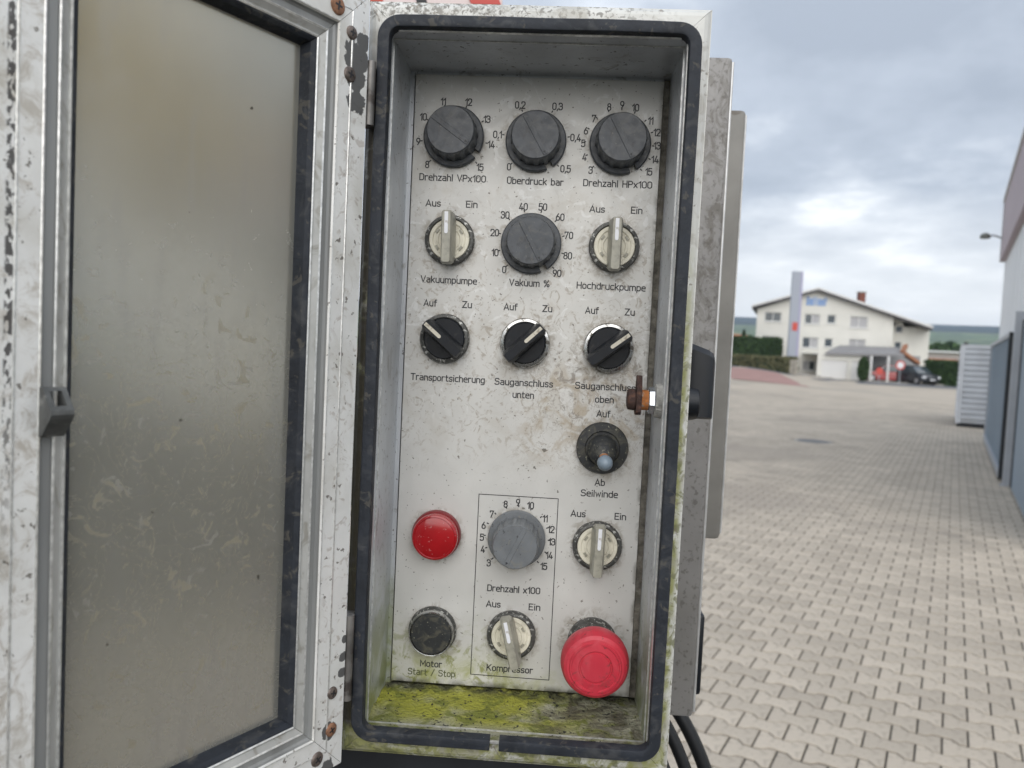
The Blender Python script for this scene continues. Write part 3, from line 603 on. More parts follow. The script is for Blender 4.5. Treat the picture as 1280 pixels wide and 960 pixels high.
# ---- foliage
def leaf_mass(g, inside, bounds, n, size, rg):
    k = 0
    while k < n:
        p = Vector([rg.uniform(bounds[i][0], bounds[i][1]) for i in range(3)])
        if not inside(p): continue
        k += 1; a = Vector((rg.gauss(0, 1), rg.gauss(0, 1), rg.gauss(0, 1))).normalized(); b_ = a.orthogonal().normalized(); c_ = a.cross(b_); s_ = size * rg.uniform(.6, 1.3)
        g.add([p - b_ * s_, p + c_ * s_ * .6, p + b_ * s_, p - c_ * s_ * .6], [(0, 1, 2, 3)])
def hedge(name, label, p0, p1, depth, h, zb, mt, n, size=0.09, seed=1, group=None):
    p0, p1 = Vector(p0), Vector(p1); L_ = (p1 - p0).length; dv = (p1 - p0) / L_; nv = Vector((-dv.y, dv.x, 0)); rg = random.Random(seed); g = G(); base = (p0 + p1) / 2; base.z = zb
    T_ = thing(name, label, 'hedge', base, group=group)
    def ins(q): return True
    loc = []; k = 0
    while k < n:
        u, v, z = rg.uniform(0, L_), rg.uniform(0, depth), rg.uniform(0, h)
        e = min(u, L_ - u, v, depth - v, h - z) + 0.05 * noise.noise((u * 2, v * 2, z * 2))
        if e > 0.22 and rg.random() < .85: continue
        k += 1; zz = zb + z + 0.06 * noise.noise((u * 1.3, 2, z)); gl_ = p0 + dv * u + nv * v; zg = 0
        a = Vector((rg.gauss(0, 1), rg.gauss(0, 1), rg.gauss(0, 1))).normalized(); b_ = a.orthogonal().normalized(); c_ = a.cross(b_); s_ = size * rg.uniform(.6, 1.3); q = Vector((gl_.x, gl_.y, zz)) - base
        g.add([q - b_ * s_, q + c_ * s_ * .6, q + b_ * s_, q - c_ * s_ * .6], [(0, 1, 2, 3)])
    g.obj('foliage', mt, T_)
    g = G(); q0 = p0 - base + Vector((0, 0, zb - p0.z)) ; i0 = 0.15
    g.obox(Vector((p0.x, p0.y, zb)) - base + dv * i0 + nv * i0 + Vector((0, 0, -0.3)), dv * (L_ - 2 * i0), nv * (depth - 2 * i0), (0, 0, h - i0 + 0.3)); g.obj('inner_branches', M['leaf_dark'], T_)
    return T_
pa, pb = at(900, 458, 69), at(983, 467, 63.5)
hedge('low_hedge', 'long low clipped olive hedge at the far left edge of the yard', (pa.x, pa.y, 0), (pb.x, pb.y, 0), 1.6, 1.35, 0.45, M['leaf_olive'], 9000, 0.10, 3)
pw = at(991.5, 470, 63.8); Wl = thing('stone_pillar', 'short rough stone wall end beside the low hedge', 'wall', (pw.x, 63.8, ground_z(pw.x, 63.8) - .1))
rg = random.Random(9)
for k in range(5):
    for j in range(2): G().box((-0.36 + j * .36 + rg.uniform(0, .02), 0, k * .27), (-0.02 + j * .36, .5, k * .27 + .255), bev=.03).obj('stone', M['stone'], Wl)
pa, pb = at(894, 445, 70.3), at(978, 445, 69.3)
hedge('tall_hedge', 'tall dark green hedge behind the low clipped hedge', (pa.x, pa.y, 0), (pb.x, pb.y, 0), 1.3, at(940, 421, 70).z - .4, 0.4, M['leaf'], 9000, 0.11, 4)
pa, pb = at(1153, 470, 66.5), at(1206, 470, 64.0)
hedge('roadside_hedge', 'green hedge across the road to the right of the parked cars', (pa.x, pa.y, 0), (pb.x, pb.y, 0), 1.4, at(1180, 452, 65).z, 0.1, M['leaf'], 7000, 0.10, 5)
def tree(name, label, px, Y, h, rad_, mt, n, seed, shape='round', z0=0.0):
    rg = random.Random(seed); x = at(px, 460, Y).x; T_ = thing(name, label, 'tree', (x, Y, z0)); g = G()
    G().tube([(0, 0, -.3), (0.05, 0, h * .3), (0.0, .05, h * .75)], [rad_ * .09, rad_ * .06, rad_ * .02], 8).obj('trunk', M['bark'], T_)
    k = 0
    while k < n:
        t_ = rg.random(); a = rg.uniform(0, 6.28)
        rr = rad_ * ((1 - t_) ** .8 if shape == 'cone' else math.sin(math.pi * min(1, t_ * .93 + .06)) ** .6) * (0.85 + .3 * noise.noise((a * 1.2, t_ * 4, seed)))
        q = rr * rg.uniform(.05, 1) ** .5; z = h * (.06 + .94 * t_) if shape != 'crown' else h * (.3 + .7 * t_); k += 1
        p = Vector((q * math.cos(a), q * math.sin(a), z)); a_ = Vector((rg.gauss(0, 1), rg.gauss(0, 1), rg.gauss(0, 1))).normalized(); b_ = a_.orthogonal().normalized(); c_ = a_.cross(b_); s_ = rad_ * .13 * rg.uniform(.6, 1.4)
        g.add([p - b_ * s_, p + c_ * s_ * .6, p + b_ * s_, p - c_ * s_ * .6], [(0, 1, 2, 3)])
    g.obj('crown', mt, T_); return T_
tree('round_bush', 'round dark green bush beside the white garage door', 1079, 66.0, at(1079, 446, 66).z, 0.58, M['leaf'], 3200, 6)
tree('conifer', 'small pointed conifer beyond the tall hedge', 927, 110, 5.4, 1.4, M['leaf_dark'], 1200, 7, 'cone')
for i, (px, Y, h, r_, lb) in enumerate(((1170, 150, 6.0, 3.0, 'rounded tree beside the white hall beyond the roadside hedge'), (1186, 190, 7.5, 4.2, 'broad tree behind the white hall, right of the rounded one'), (1204, 170, 6.0, 3.0, 'tree at the foot of the hills just left of the ribbed container'), (933, 180, 6.5, 3.6, 'tree beside the red tiled roof on the far left'), (951, 200, 8, 3.0, 'tree far behind the left end of the cream building'))):
    tree('distant_tree', lb, px, Y, h, r_, M['leaf'], 700, 20 + i, 'crown')
# far houses
def house(name, label, px0, px1, pyb, pyt, Y, wmt, rmt, flat=False, cat='house'):
    x0, x1 = at(px0, 450, Y).x, at(px1, 450, Y).x; zt_ = at((px0 + px1) / 2, pyt, Y).z; ze = zt_ * (.93 if flat else .62); T_ = thing(name, label, cat, ((x0 + x1) / 2, Y, 0)); W_ = (x1 - x0) / 2
    G().box((-W_, 0, -.5), (W_, 10, ze)).obj('wall', wmt, T_)
    g = G()
    if flat: g.box((-W_ - .3, -.5, ze + .003), (W_ + .3, 10.5, zt_))
    else: g.loft([[(x, y, z) for y, z in ((-.6, ze), (5, zt_), (10.6, ze), (10.6, ze - .2), (5, zt_ - .2), (-.6, ze - .2))] for x in (-W_ - .4, W_ + .4)])
    g.obj('roof', rmt, T_)
    for k in range(4):
        xx = -W_ + (k + .5) * W_ / 2; g = G().box((xx - W_ * .1, -.02, ze * .45), (xx + W_ * .1, -.004, ze * .75)).obj('window', M['glass'], T_)
house('distant_house', 'distant house with a red tiled roof beyond the left hedges', 905, 938, 424, 416.5, 120, M['render'], M['tile'])
house('white_hall', 'long low white hall beyond the roadside hedge', 1160, 1214, 455, 439, 130, mat('white_hall_wall', (0.40, 0.35, 0.34), .9), mat('white_hall_roof', (0.66, 0.66, 0.68), .7), True, 'hall')
house('roadside_house', 'small brownish house between the white hall and the container', 1188, 1216, 458, 449, 100, mat('brown_wall', (0.30, 0.22, 0.18), .9), M['tile'])

# ---- parked cars
M['car_red'] = mat('red_car_paint', (0.30, 0.02, 0.02), 0.3, coat=0.6); M['car_dark'] = mat('black_car_paint', (0.02, 0.022, 0.027), 0.3, coat=0.6)
M['tyre'] = mat('tyre', (0.02, 0.02, 0.02), 0.8); M['rim'] = mat('rim', (0.5, 0.5, 0.52), 0.3, 0.8); M['lampglass'] = mat('headlight_glass', (0.75, 0.76, 0.78), 0.15)
def car(name, label, px, Y, deg, paint, tall=1.45, L_=4.3):
    T_ = thing(name, label, 'car', (at(px, 470, Y).x, Y, 0.03), (0, 0, R(deg)), 'cars parked under the carport'); W_ = 0.88; h = tall
    def sect(x, zlo, zhi, w_): return [(x, -w_, zlo), (x, -w_ * 1.02, (zlo + zhi) / 2), (x, -w_ * .93, zhi), (x, w_ * .93, zhi), (x, w_ * 1.02, (zlo + zhi) / 2), (x, w_, zlo)]
    hl = L_ / 2
    G().loft([sect(-hl, .42, .75, W_ * .85), sect(-hl + .12, .28, .88, W_ * .95), sect(-hl + .9, .22, h * .64, W_), sect(.3, .22, h * .64, W_), sect(hl - 1.0, .22, h * .62, W_), sect(hl - .2, .26, h * .54, W_ * .95), sect(hl, .35, .62, W_ * .8)]).obj('body', paint, T_, smooth=True, ang=40)
    G().loft([sect(-hl + .35, h * .62, h * .66, W_ * .9), sect(-hl + .75, h * .62, h * .97, W_ * .80), sect(-.2, h * .62, h, W_ * .80), sect(.45, h * .62, h * .96, W_ * .78), sect(1.15, h * .6, h * .63, W_ * .86)]).obj('cabin_glass', M['glass'], T_, smooth=True, ang=40)
    G().loft([[(x, y, z) for y, z in ((-W_ * .76, z0_), (W_ * .76, z0_), (W_ * .74, z0_ + .05), (-W_ * .74, z0_ + .05))] for x, z0_ in ((-hl + .7, h * .955), (-.2, h * .985), (.42, h * .95))]).obj('roof', paint, T_)
    for sx in (-1, 1):
        for sy in (-1, 1):
            w_ = G().lathe([(.31, -.1), (.33, -.06), (.33, .06), (.31, .1)], 24).obj('wheel', M['tyre'], T_, loc=(sx * hl * .62, sy * (W_ - .08), .33), smooth=True); G().lathe([(.2, -.105), (.2, .105)], 16).obj('rim', M['rim'], w_)
    for sy in (-1, 1): G().box((hl - .2, sy * W_ * .82 - .16, .55), (hl + .01, sy * W_ * .82 + .1, .72), bev=.03).obj('headlight', M['lampglass'], T_)
    G().box((hl - .05, -.45, .42), (hl + .03, .45, .60), bev=.02).obj('grille', M['tyre'], T_); G().box((hl + .032, -.26, .40), (hl + .045, .26, .50)).obj('number_plate', M['lampglass'], T_)
    return T_
car('parked_car', 'red car parked under the carport behind its posts', 1108, 67.9, 170, M['car_red'])
car('parked_car', 'black car parked beside the carport, facing the road', 1143, 66.2, -72, M['car_dark'], 1.55, 3.9)
# ---- road signs
def round_sign(px, py, Y, r_, label, inner):
    p = at(px, py, Y); T_ = thing('road_sign', label, 'road sign', (p.x, Y, 0)); G().tube([(0, .03, 0), (0, .03, p.z + .2)], .035, 10).obj('pole', M['galv'], T_)
    G().lathe([(r_, -.01), (r_, .01)], 32, c=(0, 0, p.z)).obj('red_ring', M['logo_red'], T_); G().lathe([(r_ * .7, .0105), (r_ * .7, .014)], 32, c=(0, 0, p.z)).obj('centre', M[inner], T_)
round_sign(1125.5, 456.5, 64.5, .38, 'round red and white road sign on a pole in front of the black car', 'lampglass')
round_sign(1099.5, 464, 65.0, .30, 'round red road sign in front of the red car', 'logo_red')

# ---- hall on the right with sliding gate, post, lamp
HV0, HV1, HU = 8.5, 20.0, 0.80
H_ = thing('industrial_hall', 'flat roofed white industrial hall with a pinkish grey fascia at the right edge', 'hall', yard(8, 14, 0))
hl_ = -H_.location
def ybox(g, u0, u1, v0, v1, z0, z1, mi=0): return g.obox(yard(u0, v0, z0), UU * (u1 - u0), VV * (v1 - v0), (0, 0, z1 - z0), mi)
wl = ybox(G(), HU, 18, HV0, HV1, 0, 4.02).obj('wall', M['hall_white'], H_, loc=hl_)
# cladding joints as slim proud ribs
for k in range(12): ybox(G(), HU - .012, HU - .002, HV0 + .5 + k, HV0 + .52 + k, 2.3, 4.0).obj('cladding_rib', M['hall_white'], wl, loc=-hl_ * 0 + Vector((0, 0, 0)))
ybox(G(), HU - .10, 18.1, HV0 - .1, HV1 + .1, 4.022, 5.30).obj('fascia', M['hall_pink'], H_, loc=hl_)
ybox(G(), HU - .13, 18.13, HV0 - .13, HV1 + .13, 5.302, 5.40).obj('roof_edge', M['roof_edge'], H_, loc=hl_)
ybox(G(), HU - .115, 18.11, HV1 + .102, HV1 + .13, 4.0, 5.30).obj('corner_trim', M['roof_edge'], H_, loc=hl_)
g = G(); ybox(g, HU - .42, HU - .02, 12.2, 12.9, 0, .001); 
ybox(G(), HU - .02, HU - .002, HV0 + .3, 12.6, 0.02, 2.3).obj('side_door', M['blue_cladding'], H_, loc=hl_)
ybox(G(), HU - .03, HU - .0022, 12.602, 12.78, 0.02, 2.34).obj('door_seal', M['dark_gap'], H_, loc=hl_)
ybox(G(), HU - .035, HU - .0024, HV0, HV1, 0.0, 0.018).obj('base_strip', M['stone'], H_, loc=hl_)
# sliding gate leaf
Gt = thing('sliding_gate', 'blue grey sliding gate of upright ribs standing along the white hall', 'gate', yard(0.7, 16.5, 0))
gl0 = -Gt.location
nrib = 34; v0, v1 = 13.35, 20.3
for k in range(nrib):
    va = v0 + .12 + (v1 - v0 - .24) * k / nrib; ybox(G(), 0.685 + (0.012 if k % 2 else 0), 0.715, va, va + (v1 - v0 - .24) / nrib - .012, 0.16, 2.13).obj('gate_slat', M['blue_cladding'], Gt, loc=gl0)
ybox(G(), 0.66, 0.735, v0 + .122, v1 - .122, 2.132, 2.20).obj('top_rail', M['galv'], Gt, loc=gl0); ybox(G(), 0.65, 0.745, v0 + .122, v1 - .122, 0.04, 0.158).obj('bottom_rail', M['galv'], Gt, loc=gl0)
ybox(G(), 0.655, 0.74, v1 - .12, v1, 0.04, 2.2).obj('end_rail', M['galv'], Gt, loc=gl0); ybox(G(), 0.655, 0.74, v0, v0 + .12, 0.04, 2.2).obj('end_rail', M['dark_gap'], Gt, loc=gl0)
Ps = thing('gate_post', 'grey square steel post at the near end of the sliding gate', 'post', yard(0.76, 12.95, 0)); 
ybox(G(), 0.69, 0.85, 12.87, 13.03, 0, 2.45).obj('shaft', M['galv'], Ps, loc=-Ps.location); ybox(G(), 0.66, 0.88, 12.84, 13.06, 0, 0.012).obj('foot_plate', M['galv'], Ps, loc=-Ps.location)
ybox(G(), 0.685, 0.855, 12.865, 13.035, 2.452, 2.47).obj('post_cap', M['galv'], Ps, loc=-Ps.location)
# lamp on the corner
Lp = thing('floodlight', 'small round floodlight on an arm at the corner of the white hall', 'lamp', yard(HU - .1, HV1 - .1, 4.5)); q = yard(HU - .42, HV1 - .1, 4.55) - Lp.location
G().tube([(0, 0, 0), q * .5 + Vector((0, 0, .04)), q], .022, 8).obj('arm', M['galv'], Lp); zl(G(), [(0.035, .07), (.09, .04), (.11, -.02), (.09, -.05)], 20).obj('lamp_head', mat('grey_lamp', (0.16, 0.17, 0.15), .5), Lp, loc=q)
# ribbed container
Ct = thing('ribbed_container', 'light grey container with horizontal ribs standing against the hall corner', 'container', yard(0.5, 25.5, 0)); cl = -Ct.location
cu0, cu1, cv0, cv1, chh = 0.10, 2.30, 24.6, 28.6, 2.28
ybox(G(), cu0 + .05, cu1 - .05, cv0 + .05, cv1 - .05, 0.12, chh - .02).obj('body', M['pale_steel'], Ct, loc=cl)
for (a, b) in ((cu0, cv0), (cu0, cv1 - .12), (cu1 - .12, cv0)): ybox(G(), a, a + .12, b, b + .12, 0.10, chh).obj('corner_post', M['pale_steel'], Ct, loc=cl)
nr_ = 13
for k in range(nr_):
    z = .22 + (chh - .32) * k / nr_; hh_ = (chh - .32) / nr_ * .55
    g = G(); A, Bp = yard(cu0 + .122, cv0 + .048, z), yard(cu1 - .122, cv0 + .048, z); o_ = -VV * .06
    g.loft([[p, p + o_ + Vector((0, 0, hh_ * .25)), p + o_ + Vector((0, 0, hh_ * .75)), p + Vector((0, 0, hh_))] for p in (A, Bp)]).obj('rib', M['pale_steel'], Ct, loc=cl)
    g = G(); A, Bp = yard(cu0 + .048, cv0 + .122, z), yard(cu0 + .048, cv1 - .122, z); o_ = -UU * .06
    g.loft([[p, p + o_ + Vector((0, 0, hh_ * .25)), p + o_ + Vector((0, 0, hh_ * .75)), p + Vector((0, 0, hh_))] for p in (A, Bp)]).obj('rib', M['pale_steel'], Ct, loc=cl)
ybox(G(), cu0 + .122, cu1 - .122, cv0 + .002, cv0 + .06, chh - .10, chh).obj('top_rail', M['pale_steel'], Ct, loc=cl); ybox(G(), cu0 + .04, cu1 - .04, cv0 + .03, cv1 - .03, 0.0, .098).obj('skid', M['dark_gap'], Ct, loc=cl)
ybox(G(), cu0 + .06, cu0 + .16, cv0 - .02, cv0 + .08, chh + .002, chh + .07).obj('lifting_lug', M['iron'], Ct, loc=cl)

# ---- yellow crane out of frame, made up for its reflection in the open door
K_ = thing('reflection_prop', 'unseen yellow crane added for its reflection in the open door', 'prop', (6.2, 1.35, 0))
M['prop'] = mat('prop_yellow', (0.85, 0.57, 0.10), 0.5)
G().box((-.6, -.9, 0), (.9, .9, .5), bev=.04).obj('prop_base', M['black_paint'] if 'black_paint' in M else M['iron'], K_)
G().box((-.25, -.25, .5), (.25, .25, 2.0), bev=.03).obj('prop_column', M['prop'], K_)
def arm(p, q, w0, w1, name, mt):
    p, q = Vector(p), Vector(q); d_ = (q - p).normalized(); nrm = Vector((0, -d_.z, d_.y)); X2 = Vector((.28, 0, 0))
    G().loft([[c_ - X2 - nrm * w_, c_ + X2 - nrm * w_, c_ + X2 + nrm * w_, c_ - X2 + nrm * w_] for c_, w_ in ((p, w0), (q, w1))]).obj(name, mt, K_)
arm((0, 0.0, 1.9), (0, -1.75, 3.05), .16, .14, 'prop_lower_arm', M['iron'])
arm((0.02, -1.15, 2.75), (0.02, -2.9, 4.75), .58, .48, 'prop_boom', M['prop'])

# ================================================================== THE CONTROL CABINET (millimetres / 1000, origin at the panel's lower left corner)
cab = thing('control_cabinet', 'open grey metal control cabinet with knobs, switches and a red emergency stop button', 'control cabinet', (0, 0, GZ))
mm = 0.001
def rail_frame(x0, z0, W, H, prof, back, y0, s, gap, name, mt, parent, mats=None, which='LRTB', smooth=False):
    """four mitred rails; prof = [(t, n)] from the outer edge inwards, n towards the viewer (s = sign of local Y)"""
    P = list(prof) + [(prof[-1][0], back), (prof[0][0], back)]
    res = []
    for w_ in which:
        ra, rb = [], []
        for t, n in P:
            y = y0 + s * n; e = t + gap
            if w_ == 'L': a, b = (x0 + t, y, z0 + e), (x0 + t, y, z0 + H - e)
            if w_ == 'R': a, b = (x0 + W - t, y, z0 + e), (x0 + W - t, y, z0 + H - e)
            if w_ == 'B': a, b = (x0 + e, y, z0 + t), (x0 + W - e, y, z0 + t)
            if w_ == 'T': a, b = (x0 + e, y, z0 + H - t), (x0 + W - e, y, z0 + H - t)
            ra.append(a); rb.append(b)
        g = G().loft([ra, rb])
        if mats:                                  # material index per profile facet
            for i in range(len(P)): g.m[i] = mats[i] if i < len(mats) else 0
        res.append(g.obj(name, mt, parent, smooth=smooth))
    return res
X0, X1, Z0, Z1, YF = -0.0032, 0.1500, -0.0026, 0.3697, -0.058
# housing: outer skin, inner walls, floor, back plate
g = G()
T = 0.0016
g.box((X0 - T, YF + 0.001, Z0 - T), (X0 - 0.0004, 0.10, Z1 + T)); g.box((X1 + 0.0004, YF + 0.001, Z0 - T), (X1 + T, 0.10, Z1 + T))
g.box((X0 - 0.0003, YF + 0.001, Z1 + 0.0004), (X1 + 0.0003, 0.10, Z1 + T)); g.box((X0 - 0.0003, YF + 0.001, Z0 - T), (X1 + 0.0003, 0.10, Z0 - 0.0004)); g.box((X0 - 0.0003, 0.0985, Z0), (X1 + 0.0003, 0.10, Z1))
g.obj('housing', M['steel_brushed'], cab)
def wall_(name, a, b, mt): G().box(a, b).obj(name, mt, cab)
wall_('inner_wall', (X0 - 0.0003, YF + 0.0002, Z0), (X0, 0.03, Z1), M['wall_steel'])
wall_('inner_wall', (X1, YF + 0.0002, Z0), (X1 + 0.0003, 0.03, Z1), M['wall_steel'])
wall_('inner_ceiling', (X0, YF + 0.0002, Z1), (X1, 0.03, Z1 + 0.0003), M['wall_steel'])
# floor with a slightly uneven surface
g = G(); nx, ny = 170, 84; fp = []
for j_ in range(ny + 1):
    for i_ in range(nx + 1):
        x = X0 + (X1 - X0) * i_ / nx; y = YF + 0.0004 + (0.012 - YF) * j_ / ny
        q = noise.fractal((x * 130, y * 130, 3.0), 0.8, 2.1, 5); c_ = noise.noise((x * 28, y * 28, 8.0)); edge = min(1, max(0, (y - YF - 0.011) / 0.012))
        corner = max(0, 1 - (x - X0) / 0.012, 1 - (X1 - x) / 0.012, 1 - (-0.001 - y) / 0.010) if y < 0 else 1
        fp.append((x, y, Z0 + 0.00008 * q + edge * (0.0011 * max(0, q * 0.7 + c_ * 1.1 + 0.12) + 0.0016 * corner * max(0, 0.55 + q * 0.8))))
g.add(fp, [(j_ * (nx + 1) + i_, j_ * (nx + 1) + i_ + 1, (j_ + 1) * (nx + 1) + i_ + 1, (j_ + 1) * (nx + 1) + i_) for j_ in range(ny) for i_ in range(nx)])
g.obj('cabinet_floor', M['floor_steel'], cab, smooth=True)
# dirt grains lying on the floor and the lip
g = G(); rd = random.Random(3)
for k in range(110):
    x = rd.uniform(X0 + 0.004, X1 - 0.004) if k % 3 else rd.uniform(0.09, X1 - 0.003); y = rd.uniform(YF + 0.008, -0.002); s_ = rd.uniform(0.00025, 0.0007)
    pts_ = [(x + s_ * rd.uniform(-1, 1) , y + s_ * rd.uniform(-1, 1), Z0 + 0.0006 + s_ * rd.uniform(-0.5, 0.9)) for _ in range(5)]
    g.add(pts_, [(0, 1, 2), (0, 2, 3), (0, 3, 4), (1, 2, 4), (1, 3, 4)])
g.obj('dirt_grains', mat('dirt_grain', (0.03, 0.027, 0.02), 0.9), cab, kind='stuff')
# bright collar lip round the opening and the seam 8 mm further in
lip = rail_frame(X0 - 0.0004, Z0 - 0.0004, X1 - X0 + 0.0008, Z1 - Z0 + 0.0008, [(0, 0), (0.0010, 0), (0.0012, -0.0006)], -0.0018, YF - 0.0022, -1, 0.00002, 'collar_lip', M['edge'], cab)
for y_ in (-0.0475,):
    rail_frame(X0, Z0, X1 - X0, Z1 - Z0, [(0, 0.0004), (0.0007, 0.0004)], -0.0002, y_, -1, 0.0001, 'weld_seam', M['edge'], cab)
G().box((X0 + 0.0005, 0.012, Z0 + 0.001), (X1 - 0.0005, 0.0135, Z1 - 0.0005)).obj('back_plate', M['black_dirty'], cab)
# mitred flange
FX, FZ, FW, FH = -0.0146, -0.0150, 0.1762, 0.4002
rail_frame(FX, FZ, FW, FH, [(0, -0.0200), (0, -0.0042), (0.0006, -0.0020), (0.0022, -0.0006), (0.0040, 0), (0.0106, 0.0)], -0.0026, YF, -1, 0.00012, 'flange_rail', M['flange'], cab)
# rubber gasket (a D profile with a small gap in the lower run)
def rr_path(x0, z0, x1, z1, r, n=8):
    p = []
    for cx, cz, a0 in ((x1 - r, z0 + r, -90), (x1 - r, z1 - r, 0), (x0 + r, z1 - r, 90), (x0 + r, z0 + r, 180)):
        for i in range(n + 1): a = R(a0 + 90 * i / n); p.append((cx + r * math.cos(a), cz + r * math.sin(a), math.cos(a), math.sin(a)))
    return p
gp = rr_path(-0.0050, -0.0018, 0.1530, 0.3724, 0.0082)
def straights(p):                                   # split long runs so the rubber can wander a little
    o = []
    for i, q in enumerate(p):
        o.append(q)
        nx_ = p[(i + 1) % len(p)]
        if math.hypot(nx_[0] - q[0], nx_[1] - q[1]) > 0.03 and i < len(p) - 1:
            for k in range(1, 12): t = k / 12; w_ = 0.0008 * noise.noise((q[0] * 30 + t * 3, q[1] * 9, i)); o.append((q[0] + (nx_[0] - q[0]) * t + q[2] * w_, q[1] + (nx_[1] - q[1]) * t + q[3] * w_, q[2], q[3]))
    return o
gp = [(0.0715, -0.0018, 0, -1)] + straights(gp) + [(0.0664, -0.0018, 0, -1)]
prof = [(-0.0038, 0.0002), (-0.0039, 0.0062), (-0.0035, 0.0072), (-0.0026, 0.0075), (0.0004, 0.0073), (0.0030, 0.0070), (0.0037, 0.0062), (0.0039, 0.0048), (0.0038, 0.0002)]
G().loft([[(x + a * o_, YF - 0.0002 - h, z + b * o_) for o_, h in ((q0 * 0.84, q1 * 0.92) for q0, q1 in prof)] for x, z, a, b in gp]).obj('gasket', M['gasket'], cab, smooth=True, ang=40)

# control panel plate
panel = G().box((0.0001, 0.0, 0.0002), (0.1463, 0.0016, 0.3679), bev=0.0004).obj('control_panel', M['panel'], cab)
# slit of dirt along the right edge of the panel
G().box((0.1465, 0.0005, 0.0), (0.1499, 0.0015, 0.3685)).obj('edge_dirt', mat('packed_dirt', (0.13, 0.12, 0.10), 0.95, var=(120, 0.6), bump=(300, 1, 0.002)), cab)

G().box((X0, 0.0012, Z0 + 0.001), (-0.0006, 0.003, Z1)).box((-0.0006, 0.0020, 0.3684), (0.1463, 0.003, Z1)).obj('panel_ledge', M['wall_steel'], cab)

# ---- engraved style lettering as ribbons
def arc_poly(pts, closed):
    out_ = []; n = len(pts)
    for i, p in enumerate(pts):
        r = p[2] if len(p) > 2 else 0
        if r and (closed or 0 < i < n - 1):
            a, b, c = Vector(pts[i - 1][:2]), Vector(p[:2]), Vector(pts[(i + 1) % n][:2])
            da, dc = (a - b), (c - b); la, lc = da.length, dc.length; da.normalize(); dc.normalize()
            th = da.angle(dc) / 2; t = min(r / math.tan(th), la * 0.5, lc * 0.5); rr = t * math.tan(th)
            cen = b + (da + dc).normalized() * (rr / math.sin(th)); s0 = b + da * t - cen; s1 = b + dc * t - cen
            tot = s0.angle_signed(s1) if s0.length and s1.length else 0
            for k in range(6):
                an = -tot * k / 5; out_.append((cen.x + s0.x * math.cos(an) - s0.y * math.sin(an), cen.y + s0.x * math.sin(an) + s0.y * math.cos(an)))
        else: out_.append(p[:2])
    return out_
O_ = lambda x0, y0, x1, y1, r: ('c', [(x0, y0, r), (x1, y0, r), (x1, y1, r), (x0, y1, r)])
